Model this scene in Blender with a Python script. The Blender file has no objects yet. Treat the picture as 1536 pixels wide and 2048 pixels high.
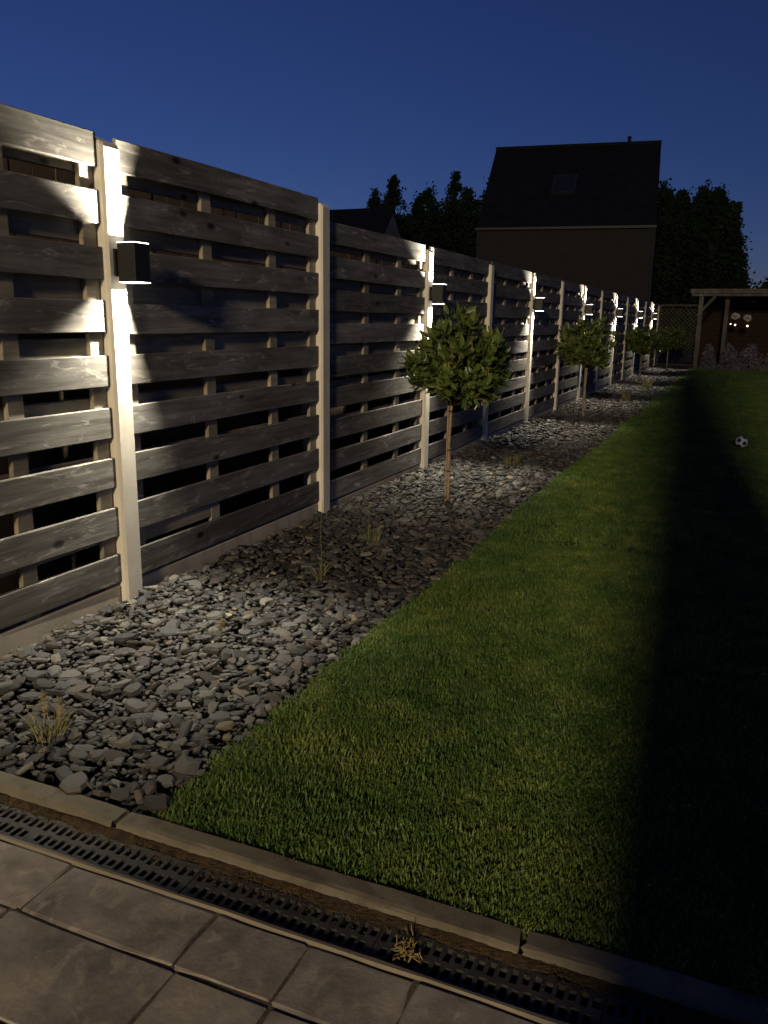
import bpy, bmesh, math, random
import numpy as np
from mathutils import Vector, Matrix

random.seed(7)
rng = np.random.default_rng(7)
sc = bpy.context.scene
col = sc.collection
PI = math.pi

# ------------------------------------------------------------------ camera
CAM = np.array([2.6, 0.0, 1.35])
F_PX, HORIZON, ROLL = 1650.0, 640.0, math.atan(0.015)      # focal length and horizon in 1536x2048 pixels
YAW = math.radians(22.9)
PITCH = math.atan((1024 - HORIZON) * math.cos(ROLL) / F_PX)
fwd0 = Vector((-math.sin(YAW), math.cos(YAW), 0))
right0 = Vector((math.cos(YAW), math.sin(YAW), 0))
fwd = fwd0 * math.cos(PITCH) - Vector((0, 0, 1)) * math.sin(PITCH)
up0 = fwd0 * math.sin(PITCH) + Vector((0, 0, 1)) * math.cos(PITCH)
cx = right0 * math.cos(ROLL) + up0 * math.sin(ROLL)
cy = -right0 * math.sin(ROLL) + up0 * math.cos(ROLL)
camd = bpy.data.cameras.new('camera')
camd.sensor_fit = 'VERTICAL'
camd.sensor_height = 24.0
camd.sensor_width = 18.0
camd.lens = 24.0 * F_PX / 2048.0
camd.clip_start = 0.05
camd.clip_end = 2000
cam = bpy.data.objects.new('camera', camd)
col.objects.link(cam)
m = Matrix((cx, cy, -fwd)).transposed().to_4x4()
m.translation = Vector(CAM)
cam.matrix_world = m
sc.camera = cam


def proj(P):
    d = np.asarray(P, float) - CAM
    X, Y, Z = np.array(cx), np.array(cy), np.array(fwd)
    w = d @ Z
    return 768 + F_PX * (d @ X) / w, 1024 - F_PX * (d @ Y) / w, w


# ------------------------------------------------------------------ dusk sky
SUN_ELEV, SUN_AZ = math.radians(2.0), math.radians(300)
world = bpy.data.worlds.new('World')
sc.world = world
world.use_nodes = True
nt = world.node_tree
nt.nodes.clear()
wo = nt.nodes.new('ShaderNodeOutputWorld')
bg = nt.nodes.new('ShaderNodeBackground')
sky = nt.nodes.new('ShaderNodeTexSky')
sky.sky_type = 'NISHITA'
sky.sun_disc = False
sky.sun_elevation = SUN_ELEV
sky.sun_rotation = SUN_AZ
sky.air_density = 1.0
sky.dust_density = 0.0
sky.ozone_density = 3.0
sky.altitude = 3000
bg.inputs['Strength'].default_value = 0.0445
tint = nt.nodes.new('ShaderNodeMix')                     # night-mode white balance of the whole sky
tint.data_type, tint.blend_type = 'RGBA', 'MULTIPLY'
tint.inputs[0].default_value = 1.0
tint.inputs[7].default_value = (1.12, 0.83, 1.40, 1)
nt.links.new(sky.outputs[0], tint.inputs[6])
nt.links.new(tint.outputs[2], bg.inputs['Color'])
nt.links.new(bg.outputs[0], wo.inputs['Surface'])

sund = bpy.data.lights.new('sun', 'SUN')
sund.energy = 0.004
sund.angle = math.radians(15)
sund.color = (1.0, 0.8, 0.65)
sun = bpy.data.objects.new('sun', sund)
col.objects.link(sun)
sun.rotation_euler = (math.radians(86), 0, -SUN_AZ)

sc.view_settings.view_transform = 'Standard'
sc.view_settings.look = 'None'
sc.view_settings.exposure = 0.25
sc.view_settings.gamma = 1.0
sc.cycles.use_denoising = True
sc.cycles.max_bounces = 6
sc.cycles.sample_clamp_indirect = 4.0

LED_W = 205.0          # watts of each fence lamp opening
LED_COL = (1.0, 0.92, 0.73)
YARD_W = 19500.0       # lantern standing behind the camera
YARD_COL = (1.0, 0.80, 0.50)


# ------------------------------------------------------------------ helpers
def tag(o, label=None, cat=None, group=None, kind=None):
    if label: o['label'] = label
    if cat: o['category'] = cat
    if group: o['group'] = group
    if kind: o['kind'] = kind
    return o


def link(name, data, parent=None, loc=None, rot=None):
    o = bpy.data.objects.new(name, data)
    col.objects.link(o)
    if parent is not None: o.parent = parent
    if loc is not None: o.location = loc
    if rot is not None: o.rotation_euler = rot
    return o


def empty(name, loc=(0, 0, 0), rot=None):
    return link(name, None, None, loc, rot)


class MB:
    def __init__(self):
        self.v, self.f, self.m = [], [], []

    def add(self, vs, fs, mat=0):
        b = len(self.v)
        self.v += [tuple(p) for p in vs]
        self.f += [tuple(b + i for i in f) for f in fs]
        self.m += [mat] * len(fs)

    def box(self, x0, x1, y0, y1, z0, z1, mat=0):
        vs = [(x, y, z) for x in (x0, x1) for y in (y0, y1) for z in (z0, z1)]
        self.add(vs, [(0, 1, 3, 2), (4, 6, 7, 5), (0, 4, 5, 1), (2, 3, 7, 6), (0, 2, 6, 4), (1, 5, 7, 3)], mat)

    def cbox(self, x0, x1, y0, y1, z0, z1, b, mat=0):
        """box with chamfered edges"""
        c = ((x0 + x1) / 2, (y0 + y1) / 2, (z0 + z1) / 2)
        h = ((x1 - x0) / 2, (y1 - y0) / 2, (z1 - z0) / 2)
        vs, ix = [], {}
        for sx in (-1, 1):
            for sy in (-1, 1):
                for sz in (-1, 1):
                    s = (sx, sy, sz)
                    for a in range(3):
                        ix[(s, a)] = len(vs)
                        vs.append(tuple(c[k] + s[k] * (h[k] if k == a else h[k] - b) for k in range(3)))
        fs = []
        for a in range(3):
            u, w = (a + 1) % 3, (a + 2) % 3
            for s in (-1, 1):
                q = []
                for su, sw in ((-1, -1), (1, -1), (1, 1), (-1, 1)):
                    t = [0, 0, 0]; t[a] = s; t[u] = su; t[w] = sw
                    q.append(ix[(tuple(t), a)])
                fs.append(tuple(q) if s > 0 else tuple(reversed(q)))
        for a in range(3):
            u, w = (a + 1) % 3, (a + 2) % 3
            for su in (-1, 1):
                for sw in (-1, 1):
                    t0 = [0, 0, 0]; t1 = [0, 0, 0]
                    t0[a] = -1; t1[a] = 1
                    t0[u] = t1[u] = su; t0[w] = t1[w] = sw
                    t0, t1 = tuple(t0), tuple(t1)
                    q = [ix[(t0, u)], ix[(t1, u)], ix[(t1, w)], ix[(t0, w)]]
                    fs.append(tuple(q) if su * sw < 0 else tuple(reversed(q)))
        for sx in (-1, 1):
            for sy in (-1, 1):
                for sz in (-1, 1):
                    s = (sx, sy, sz)
                    q = (ix[(s, 0)], ix[(s, 1)], ix[(s, 2)])
                    fs.append(q if sx * sy * sz > 0 else tuple(reversed(q)))
        self.add(vs, fs, mat)

    def tube(self, pts, rad, n=8, cap=True, mat=0):
        vs, fs = [], []
        pts = [Vector(p) for p in pts]
        if not hasattr(rad, '__len__'): rad = [rad] * len(pts)
        for i, p in enumerate(pts):
            t = (pts[min(i + 1, len(pts) - 1)] - pts[max(i - 1, 0)]).normalized()
            a = t.orthogonal().normalized()
            if abs(t.z) > 0.5:
                a = (Vector((1, 0, 0)) - t * t.x).normalized()
            b = t.cross(a)
            for k in range(n):
                g = 2 * PI * k / n
                vs.append(p + (a * math.cos(g) + b * math.sin(g)) * rad[i])
        for i in range(len(pts) - 1):
            for k in range(n):
                k2 = (k + 1) % n
                fs.append((i * n + k, i * n + k2, (i + 1) * n + k2, (i + 1) * n + k))
        if cap:
            fs.append(tuple(range(n - 1, -1, -1)))
            fs.append(tuple((len(pts) - 1) * n + k for k in range(n)))
        self.add(vs, fs, mat)

    def mesh(self, name, mats, smooth=False):
        me = bpy.data.meshes.new(name)
        me.from_pydata(self.v, [], self.f)
        if not isinstance(mats, (list, tuple)): mats = [mats]
        for mt in mats: me.materials.append(mt)
        if len(mats) > 1: me.polygons.foreach_set('material_index', self.m)
        if smooth: me.polygons.foreach_set('use_smooth', [True] * len(me.polygons))
        me.update()
        return me

    def obj(self, name, mats, parent=None, loc=None, rot=None, smooth=False):
        return link(name, self.mesh(name, mats, smooth), parent, loc, rot)


def np_mesh(name, V, T, mat, tint=None, smooth=True):
    """triangle mesh from numpy arrays"""
    me = bpy.data.meshes.new(name)
    V = np.ascontiguousarray(V, dtype=np.float32)
    T = np.ascontiguousarray(T, dtype=np.int32)
    n = T.shape[1]
    me.vertices.add(len(V)); me.vertices.foreach_set('co', V.ravel())
    me.loops.add(T.size); me.loops.foreach_set('vertex_index', T.ravel())
    me.polygons.add(len(T))
    me.polygons.foreach_set('loop_start', np.arange(0, T.size, n, dtype=np.int32))
    me.polygons.foreach_set('loop_total', np.full(len(T), n, dtype=np.int32))
    me.polygons.foreach_set('use_smooth', np.full(len(T), smooth))
    if tint is not None:
        at = me.attributes.new('tint', 'FLOAT_COLOR', 'POINT')
        at.data.foreach_set('color', np.ascontiguousarray(tint, dtype=np.float32).ravel())
    me.materials.append(mat)
    me.update()
    me.validate()
    return me


# ------------------------------------------------------------------ materials
class NT:
    """small wrapper to wire node trees"""
    def __init__(self, name):
        self.mat = bpy.data.materials.new(name)
        self.mat.use_nodes = True
        self.t = self.mat.node_tree
        self.t.nodes.clear()
        self.out = self.t.nodes.new('ShaderNodeOutputMaterial')
        self.b = self.t.nodes.new('ShaderNodeBsdfPrincipled')
        self.t.links.new(self.b.outputs[0], self.out.inputs['Surface'])

    def n(self, typ, **kw):
        x = self.t.nodes.new(typ)
        for k, v in kw.items(): setattr(x, k, v)
        return x

    def l(self, a, b):
        self.t.links.new(a, b)

    def coord(self, which='Object', scale=(1, 1, 1), rnd=0.0):
        tc = self.n('ShaderNodeTexCoord')
        mp = self.n('ShaderNodeMapping')
        mp.inputs['Scale'].default_value = scale
        self.l(tc.outputs[which], mp.inputs['Vector'])
        if rnd:
            oi = self.n('ShaderNodeObjectInfo')
            mu = self.n('ShaderNodeMath', operation='MULTIPLY')
            mu.inputs[1].default_value = rnd
            self.l(oi.outputs['Random'], mu.inputs[0])
            cb = self.n('ShaderNodeCombineXYZ')
            for k in range(3): self.l(mu.outputs[0], cb.inputs[k])
            self.l(cb.outputs[0], mp.inputs['Location'])
        return mp.outputs[0]

    def noise(self, vec, scale, detail=5, rough=0.55, dist=0.0):
        x = self.n('ShaderNodeTexNoise')
        x.inputs['Scale'].default_value = scale
        x.inputs['Detail'].default_value = detail
        x.inputs['Roughness'].default_value = rough
        x.inputs['Distortion'].default_value = dist
        self.l(vec, x.inputs['Vector'])
        return x.outputs['Fac']

    def ramp(self, fac, stops):
        x = self.n('ShaderNodeValToRGB')
        e = x.color_ramp.elements
        while len(e) < len(stops): e.new(0.5)
        for i, (p, c) in enumerate(stops):
            e[i].position = p
            e[i].color = (*c, 1) if len(c) == 3 else c
        self.l(fac, x.inputs['Fac'])
        return x.outputs['Color']

    def mix(self, a, b, fac, mode='MIX'):
        x = self.n('ShaderNodeMix', data_type='RGBA', blend_type=mode)
        ins = [i for i in x.inputs if i.type == 'RGBA']
        for s, v in ((ins[0], a), (ins[1], b)):
            if hasattr(v, 'links'): self.l(v, s)
            else: s.default_value = (*v, 1)
        f = x.inputs[0]
        if hasattr(fac, 'links'): self.l(fac, f)
        else: f.default_value = fac
        return [o for o in x.outputs if o.type == 'RGBA'][0]

    def bump(self, h, strength=0.4, dist=0.01):
        x = self.n('ShaderNodeBump')
        x.inputs['Strength'].default_value = strength
        x.inputs['Distance'].default_value = dist
        self.l(h, x.inputs['Height'])
        self.l(x.outputs[0], self.b.inputs['Normal'])

    def set(self, color=None, rough=None, spec=None, metal=None):
        if color is not None:
            if hasattr(color, 'links'): self.l(color, self.b.inputs['Base Color'])
            else: self.b.inputs['Base Color'].default_value = (*color, 1)
        if rough is not None:
            if hasattr(rough, 'links'): self.l(rough, self.b.inputs['Roughness'])
            else: self.b.inputs['Roughness'].default_value = rough
        if spec is not None: self.b.inputs['Specular IOR Level'].default_value = spec
        if metal is not None: self.b.inputs['Metallic'].default_value = metal
        return self.mat


def noisy(name, c0, c1, scale=8, rough=0.85, bump=0.3, bdist=0.004, bscale=None, spec=0.3, rnd=0.0, mid=(0.35, 0.7)):
    t = NT(name)
    v = t.coord('Object', rnd=rnd)
    f = t.noise(v, scale, 6, 0.6)
    c = t.ramp(f, [(mid[0], c0), (mid[1], c1)])
    if bump: t.bump(t.noise(v, bscale or scale * 6, 4, 0.6), bump, bdist)
    return t.set(c, rough, spec)


def wood(name, dark, lite, fig, rnd=37.0, figure=0.5):
    """weathered plank: grain runs along local y, with knots and pale figure"""
    t = NT(name)
    v = t.coord('Object', (14, 0.9, 14), rnd)
    grain = t.noise(v, 2.2, 8, 0.65, 0.6)
    base = t.ramp(grain, [(0.3, dark), (0.7, lite)])
    v2 = t.coord('Object', (5, 1.6, 7), rnd * 1.7)
    blot = t.noise(v2, 2.6, 6, 0.7, 1.2)
    fm = t.ramp(blot, [(0.56, (0, 0, 0)), (0.68, (1, 1, 1))])
    c = t.mix(base, fig, 0.0)
    mx = t.n('ShaderNodeMath', operation='MULTIPLY'); mx.inputs[1].default_value = figure
    t.l(fm, mx.inputs[0])
    c = t.mix(base, fig, mx.outputs[0])
    # knots
    v3 = t.coord('Object', (1.0, 2.2, 4.6), rnd * 0.61)
    vo = t.n('ShaderNodeTexVoronoi'); vo.inputs['Scale'].default_value = 1.25
    t.l(v3, vo.inputs['Vector'])
    kn = t.ramp(vo.outputs['Distance'], [(0.06, (1, 1, 1)), (0.12, (0, 0, 0))])
    c = t.mix(c, tuple(x * 0.32 for x in dark), kn)
    # dark drip and rain stains with a shape of their own
    st = t.noise(t.coord('Object', (3, 0.6, 1.2), rnd * 2.3), 2.0, 4, 0.6)
    sf = t.ramp(st, [(0.42, (0.62, 0.60, 0.58)), (0.62, (1, 1, 1))])
    c = t.mix(c, sf, 1.0, 'MULTIPLY')
    oi = t.n('ShaderNodeObjectInfo')
    br = t.ramp(oi.outputs['Random'], [(0.0, (0.78, 0.77, 0.76)), (1.0, (1.14, 1.12, 1.1))])
    c = t.mix(c, br, 1.0, 'MULTIPLY')
    t.bump(grain, 0.35, 0.003)
    return t.set(c, 0.85, 0.2)


M = {}
M['plank'] = wood('weathered plank', (0.088, 0.085, 0.079), (0.265, 0.255, 0.237), (0.48, 0.465, 0.43), figure=0.85)
M['rear_plank'] = wood('rear plank', (0.21, 0.185, 0.15), (0.38, 0.345, 0.28), (0.46, 0.42, 0.35))
M['lit_rear_plank'] = wood('lit rear plank', (0.30, 0.26, 0.20), (0.42, 0.37, 0.29), (0.45, 0.41, 0.33), figure=0.2)  # rear plank with the light falling through the gap put into its colour
M['batten'] = wood('batten', (0.28, 0.245, 0.19), (0.43, 0.39, 0.31), (0.48, 0.44, 0.36), figure=0.2)
M['brown_board'] = noisy('brown board', (0.075, 0.052, 0.036), (0.13, 0.095, 0.065), 5, 0.9, 0.3)


def concrete(name, c0, c1, stain, pit=True):
    t = NT(name)
    v = t.coord('Object', (1, 1, 1), 23.0)
    f = t.noise(v, 5, 7, 0.6)
    c = t.ramp(f, [(0.3, c0), (0.7, c1)])
    vs = t.coord('Object', (9, 9, 0.8), 51.0)
    s = t.ramp(t.noise(vs, 1.6, 5, 0.6), [(0.52, (0, 0, 0)), (0.75, (0.75, 0.75, 0.75))])
    c = t.mix(c, stain, s)
    if pit:
        vo = t.n('ShaderNodeTexVoronoi'); vo.inputs['Scale'].default_value = 34
        t.l(v, vo.inputs['Vector'])
        p = t.ramp(vo.outputs['Distance'], [(0.05, (0.55, 0.53, 0.5)), (0.11, (1, 1, 1))])
        c = t.mix(c, p, 1.0, 'MULTIPLY')
    t.bump(t.noise(v, 70, 4, 0.7), 0.3, 0.002)
    return t.set(c, 0.88, 0.25)


M['post'] = concrete('post concrete', (0.60, 0.555, 0.47), (0.70, 0.655, 0.57), (0.50, 0.45, 0.36))
M['base'] = concrete('base board concrete', (0.38, 0.335, 0.26), (0.50, 0.445, 0.36), (0.26, 0.225, 0.165))
M['kerb'] = concrete('kerb concrete', (0.095, 0.082, 0.058), (0.185, 0.160, 0.118), (0.055, 0.045, 0.03))
M['strip'] = concrete('edge strip concrete', (0.16, 0.135, 0.095), (0.25, 0.21, 0.155), (0.17, 0.14, 0.10))
M['mortar'] = noisy('joint mortar', (0.06, 0.046, 0.033), (0.13, 0.10, 0.07), 30, 0.95, 0.5)
M['soil'] = noisy('soil', (0.022, 0.018, 0.013), (0.05, 0.042, 0.032), 18, 0.95, 0.6, 0.01)
M['lawn_soil'] = noisy('lawn thatch', (0.032, 0.042, 0.012), (0.06, 0.07, 0.02), 26, 0.95, 0.6, 0.01)
M['ground'] = noisy('far ground', (0.02, 0.025, 0.012), (0.04, 0.045, 0.02), 0.6, 0.95, 0.3)
M['iron'] = noisy('cast iron', (0.016, 0.016, 0.016), (0.042, 0.038, 0.033), 40, 0.7, 0.5, 0.002, spec=0.5)
M['trough'] = noisy('trough', (0.012, 0.011, 0.009), (0.03, 0.026, 0.02), 20, 0.95, 0.4)
M['dirt'] = noisy('drain dirt', (0.035, 0.022, 0.010), (0.10, 0.065, 0.03), 45, 0.95, 0.9, 0.01)
M['black_metal'] = noisy('black lamp metal', (0.010, 0.010, 0.010), (0.016, 0.016, 0.015), 60, 0.5, 0.1, 0.001, spec=0.4)
M['well'] = noisy('lamp well', (0.25, 0.24, 0.22), (0.3, 0.29, 0.27), 20, 0.5, 0, spec=0.5)


def emit(name, colr, s):
    t = NT(name)
    t.set((0.8, 0.8, 0.8), 0.4)
    t.b.inputs['Emission Color'].default_value = (*colr, 1)
    t.b.inputs['Emission Strength'].default_value = s
    return t.mat


M['led'] = emit('led diffuser', (1.0, 0.93, 0.80), 9.0)
M['lantern'] = emit('lantern glass', (1.0, 0.82, 0.55), 12.0)
M['tealight'] = emit('small lantern glow', (1.0, 0.90, 0.68), 2.2)

# paving slab
t = NT('paving slab')
v = t.coord('Object', (1, 1, 1), 11.0)
f = t.noise(v, 6, 7, 0.6, 0.4)
c = t.ramp(f, [(0.33, (0.125, 0.106, 0.090)), (0.52, (0.22, 0.189, 0.160)), (0.68, (0.30, 0.26, 0.212))])
s = t.ramp(t.noise(t.coord('Object', (1, 1, 1), 19.0), 9, 5, 0.6, 2.0), [(0.53, (0, 0, 0)), (0.66, (0.6, 0.6, 0.6))])
c = t.mix(c, (0.36, 0.31, 0.24), s)
t.bump(t.noise(v, 22, 8, 0.65), 0.5, 0.006)
M['slab'] = t.set(c, 0.8, 0.3)

# slate pebbles: colour comes from the tint attribute of each stone
t = NT('slate')
at = t.n('ShaderNodeAttribute', attribute_name='tint')
f = t.noise(t.coord('Object', (1, 1, 1)), 55, 5, 0.6)
g = t.ramp(f, [(0.3, (0.72, 0.72, 0.72)), (0.7, (1.12, 1.1, 1.08))])
c = t.mix(at.outputs['Color'], g, 1.0, 'MULTIPLY')
t.bump(f, 0.35, 0.004)
M['slate'] = t.set(c, 0.75, 0.3)

# grass
t = NT('grass')
geo = t.n('ShaderNodeNewGeometry')
oi = t.n('ShaderNodeObjectInfo')
f = t.noise(geo.outputs['Position'], 4.5, 6, 0.7)
c1 = t.ramp(f, [(0.40, (0.062, 0.115, 0.024)), (0.62, (0.128, 0.172, 0.044))])
c2 = t.ramp(oi.outputs['Random'], [(0.0, (0.75, 0.8, 0.7)), (0.6, (1.0, 1.0, 1.0)), (1.0, (1.3, 1.2, 1.1))])
c = t.mix(c1, c2, 1.0, 'MULTIPLY')
f2 = t.noise(geo.outputs['Position'], 1.3, 5, 0.65, 0.8)
c3 = t.ramp(f2, [(0.36, (0.70, 0.82, 0.80)), (0.52, (1.0, 1.0, 1.0)), (0.66, (1.30, 1.16, 1.05))])
c = t.mix(c, c3, 1.0, 'MULTIPLY')
M['grass'] = t.set(c, 0.6, 0.25)


def leafmat(name, c0, c1, c2, rough=0.42, spec=0.4, world=False, sc_=9.0):
    t = NT(name)
    oi = t.n('ShaderNodeObjectInfo')
    geo = t.n('ShaderNodeNewGeometry')
    f = t.noise(geo.outputs['Position'], sc_, 3, 0.6)
    c = t.ramp(f, [(0.3, c0), (0.55, c1), (0.75, c2)])
    return t.set(c, rough, spec)


M['leaf'] = leafmat('laurel leaf', (0.044, 0.075, 0.017), (0.092, 0.125, 0.029), (0.19, 0.19, 0.058))
M['twig'] = noisy('twig bark', (0.10, 0.075, 0.045), (0.17, 0.13, 0.085), 30, 0.9, 0.4)
M['bark'] = noisy('young bark', (0.22, 0.155, 0.10), (0.36, 0.27, 0.18), 25, 0.9, 0.5)
M['tie'] = noisy('tree tie', (0.012, 0.012, 0.012), (0.02, 0.02, 0.02), 20, 0.6, 0)
M['red_tag'] = noisy('red tag', (0.42, 0.05, 0.035), (0.48, 0.07, 0.045), 10, 0.6, 0)
M['white_tag'] = noisy('white tag', (0.6, 0.58, 0.52), (0.7, 0.68, 0.62), 10, 0.6, 0)
M['straw'] = noisy('dry stalk', (0.20, 0.17, 0.08), (0.34, 0.29, 0.15), 20, 0.8, 0)
M['reed'] = noisy('green stalk', (0.07, 0.09, 0.03), (0.18, 0.18, 0.075), 20, 0.7, 0)
M['deadmoss'] = noisy('dead weed', (0.22, 0.15, 0.05), (0.36, 0.26, 0.10), 40, 0.9, 0)
M['far_leaf'] = leafmat('far foliage', (0.018, 0.032, 0.012), (0.030, 0.048, 0.018), (0.045, 0.065, 0.025), 0.8, 0.1, sc_=0.6)
M['far_bark'] = noisy('far bark', (0.04, 0.035, 0.03), (0.07, 0.06, 0.05), 4, 0.95, 0.3)
M['roof'] = noisy('slate roof', (0.010, 0.011, 0.013), (0.018, 0.019, 0.022), 3, 0.75, 0.2, spec=0.2)
M['brick'] = noisy('brown brick', (0.075, 0.058, 0.05), (0.12, 0.095, 0.082), 2.5, 0.95, 0.2)
t = NT('house brick')
bt = t.n('ShaderNodeTexBrick')
bt.inputs['Color1'].default_value = (0.038, 0.033, 0.031, 1); bt.inputs['Color2'].default_value = (0.031, 0.026, 0.025, 1); bt.inputs['Mortar'].default_value = (0.048, 0.046, 0.044, 1)
bt.inputs['Scale'].default_value = 1.0; bt.inputs['Mortar Size'].default_value = 0.009
bt.inputs['Brick Width'].default_value = 0.22; bt.inputs['Row Height'].default_value = 0.075
tcb = t.n('ShaderNodeTexCoord'); sx_ = t.n('ShaderNodeSeparateXYZ'); cb_ = t.n('ShaderNodeCombineXYZ')
t.l(tcb.outputs['Object'], sx_.inputs[0]); t.l(sx_.outputs['X'], cb_.inputs[0]); t.l(sx_.outputs['Z'], cb_.inputs[1])
t.l(cb_.outputs[0], bt.inputs['Vector'])
M['brick'] = t.set(bt.outputs['Color'], 0.95, 0.2)
M['gable'] = noisy('gable render', (0.13, 0.12, 0.12), (0.18, 0.17, 0.165), 2, 0.9, 0.1)
M['frame'] = noisy('window frame', (0.028, 0.028, 0.03), (0.04, 0.04, 0.043), 5, 0.5, 0)
M['glass'] = noisy('window glass', (0.02, 0.022, 0.026), (0.025, 0.027, 0.03), 2, 0.08, 0, spec=0.6)
M['timber'] = wood('shelter timber', (0.11, 0.10, 0.086), (0.20, 0.18, 0.156), (0.25, 0.23, 0.2), figure=0.2)
M['redboard'] = noisy('red brown wall', (0.022, 0.011, 0.008), (0.036, 0.018, 0.013), 6, 0.85, 0.3)
M['lattice'] = noisy('lattice wood', (0.045, 0.04, 0.035), (0.08, 0.07, 0.062), 10, 0.9, 0.3)
M['greyleaf'] = leafmat('grey leaf', (0.12, 0.115, 0.14), (0.17, 0.165, 0.19), (0.24, 0.225, 0.26), 0.8, 0.1)
M['bloom'] = noisy('pale bloom', (0.5, 0.46, 0.44), (0.66, 0.62, 0.58), 12, 0.8, 0)
M['ball_white'] = noisy('ball white', (0.80, 0.78, 0.74), (0.86, 0.84, 0.80), 12, 0.45, 0, spec=0.4)
M['ball_black'] = noisy('ball black', (0.012, 0.012, 0.012), (0.02, 0.02, 0.02), 12, 0.45, 0, spec=0.4)
M['render'] = noisy('blocker render', (0.42, 0.40, 0.37), (0.5, 0.48, 0.44), 3, 0.9, 0.2)

# ------------------------------------------------------------------ large structure: ground, lawn, bed, paving
BED_X0, BED_X1, KERB_Y = -0.03, 1.25, 1.625
END_Y = 28.4

mb = MB(); mb.box(-400, 400, -400, 400, -0.6, -0.16)
tag(mb.obj('ground', M['ground']), kind='structure')

# lawn soil, gently uneven
def sheet(name, x0, x1, y0, y1, nx, ny, z, amp, mat, depth=0.2):
    xs = np.linspace(x0, x1, nx); ys = np.linspace(y0, y1, ny)
    vs, fs = [], []
    for y in ys:
        for x in xs:
            vs.append((x, y, z + amp * (math.sin(x * 2.1 + y * 0.7) + math.sin(y * 1.3 - x))))
    for j in range(ny - 1):
        for i in range(nx - 1):
            a = j * nx + i
            fs.append((a, a + 1, a + nx + 1, a + nx))
    mb = MB(); mb.add(vs, fs)
    # skirt
    ring = [i for i in range(nx)] + [j * nx + nx - 1 for j in range(1, ny)] + \
           [(ny - 1) * nx + i for i in range(nx - 2, -1, -1)] + [j * nx for j in range(ny - 2, 0, -1)]
    b = len(mb.v)
    mb.v += [(mb.v[i][0], mb.v[i][1], z - depth) for i in ring]
    for k in range(len(ring)):
        k2 = (k + 1) % len(ring)
        mb.f.append((ring[k], b + k, b + k2, ring[k2])); mb.m.append(0)
    return mb.obj(name, mat)


lawn = tag(sheet('lawn', BED_X1, 12.0, KERB_Y + 0.004, END_Y + 8, 24, 60, -0.008, 0.004, M['lawn_soil']), kind='structure')
bed = tag(sheet('gravel_bed', BED_X0 - 0.03, BED_X1 - 0.004, KERB_Y + 0.004, END_Y + 1.2, 6, 60, -0.045, 0.003, M['soil'], 0.15), kind='structure')

# paving: mortar bed with slabs as pieces
pav = MB(); pav.box(-3.0, 8.0, -3.0, 1.392, -0.2, -0.0050)
paving = tag(pav.obj('paving', M['mortar']), kind='structure')


def slab_mesh(w, d, seed):
    r = random.Random(seed)
    nx, ny = 6, 5
    us = [0, 0.006 / w, 0.33, 0.67, 1 - 0.006 / w, 1]; vs_ = [0, 0.006 / d, 0.5, 1 - 0.006 / d, 1]
    V, F = [], []
    e = [[r.uniform(-0.006, 0.004) for _ in range(8)] for _ in range(4)]
    for j, vv in enumerate(vs_):
        for i, uu in enumerate(us):
            x, y = (uu - 0.5) * w, (vv - 0.5) * d
            edge = i in (0, nx - 1) or j in (0, ny - 1)
            if i == 0: x -= e[0][j]
            if i == nx - 1: x += e[1][j]
            if j == 0: y -= e[2][i]
            if j == ny - 1: y += e[3][i]
            z = (-0.0035 if edge else 0) + r.uniform(-0.0015, 0.0015)
            if i in (0, nx - 1) and j in (0, ny - 1): z -= 0.006; x *= 0.985; y *= 0.985
            V.append((x, y, z))
    for j in range(ny - 1):
        for i in range(nx - 1):
            a = j * nx + i
            F.append((a, a + 1, a + nx + 1, a + nx))
    mb = MB(); mb.add(V, F)
    ring = [i for i in range(nx)] + [j * nx + nx - 1 for j in range(1, ny)] + \
           [(ny - 1) * nx + i for i in range(nx - 2, -1, -1)] + [j * nx for j in range(ny - 2, 0, -1)]
    b = len(mb.v)
    mb.v += [(mb.v[i][0], mb.v[i][1], -0.03) for i in ring]
    for k in range(len(ring)):
        k2 = (k + 1) % len(ring)
        mb.f.append((ring[k], b + k, b + k2, ring[k2])); mb.m.append(0)
    return mb.mesh('slab', M['slab'])


rows = [(1.382, 1.205, [-0.1, 0.38, 0.77, 1.18, 1.612, 1.852, 2.108, 2.52, 2.8, 3.2]),
        (1.200, 0.955, [0.0, 0.40, 0.86, 1.165, 1.628, 1.862, 2.27, 2.62, 3.05]),
        (0.950, 0.72, [0.2, 0.62, 1.02, 1.42, 1.80, 2.2, 2.6, 3.0]),
        (0.715, 0.45, [0.1, 0.56, 0.96, 1.5, 1.9, 2.36, 2.8, 3.2])]
k = 0
for y1, y0, xs in rows:
    for a, b in zip(xs[:-1], xs[1:]):
        k += 1
        link('slab', slab_mesh(b - a - 0.006, y1 - y0 - 0.003, 300 + k), paving,
             ((a + b) / 2, (y0 + y1) / 2, random.uniform(-0.0015, 0.0015)),
             (random.uniform(-0.004, 0.004), random.uniform(-0.004, 0.004), 0))

# pale concrete haunch beside the drain
mb = MB()
n = 40
vs, fs = [], []
for i in range(n + 1):
    x = -1 + 5.0 * i / n
    j = random.uniform(-0.003, 0.003)
    vs += [(x, 1.386 + j, -0.006), (x, 1.391 + j * 0.6, 0.0025), (x, 1.401 + random.uniform(-0.002, 0.002), 0.001), (x, 1.404, -0.012), (x, 1.404, -0.15), (x, 1.384, -0.15)]
for i in range(n):
    for q in range(6):
        q2 = (q + 1) % 6
        fs.append((i * 6 + q, (i + 1) * 6 + q, (i + 1) * 6 + q2, i * 6 + q2))
mb.add(vs, fs)
mb.obj('edge_strip', M['strip'], paving)

# kerb stones
kerb = MB(); kerb.box(-3, 8, 1.56, 1.60, -0.2, -0.06)
kerb_o = tag(kerb.obj('kerb', M['mortar']), kind='structure')


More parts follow.
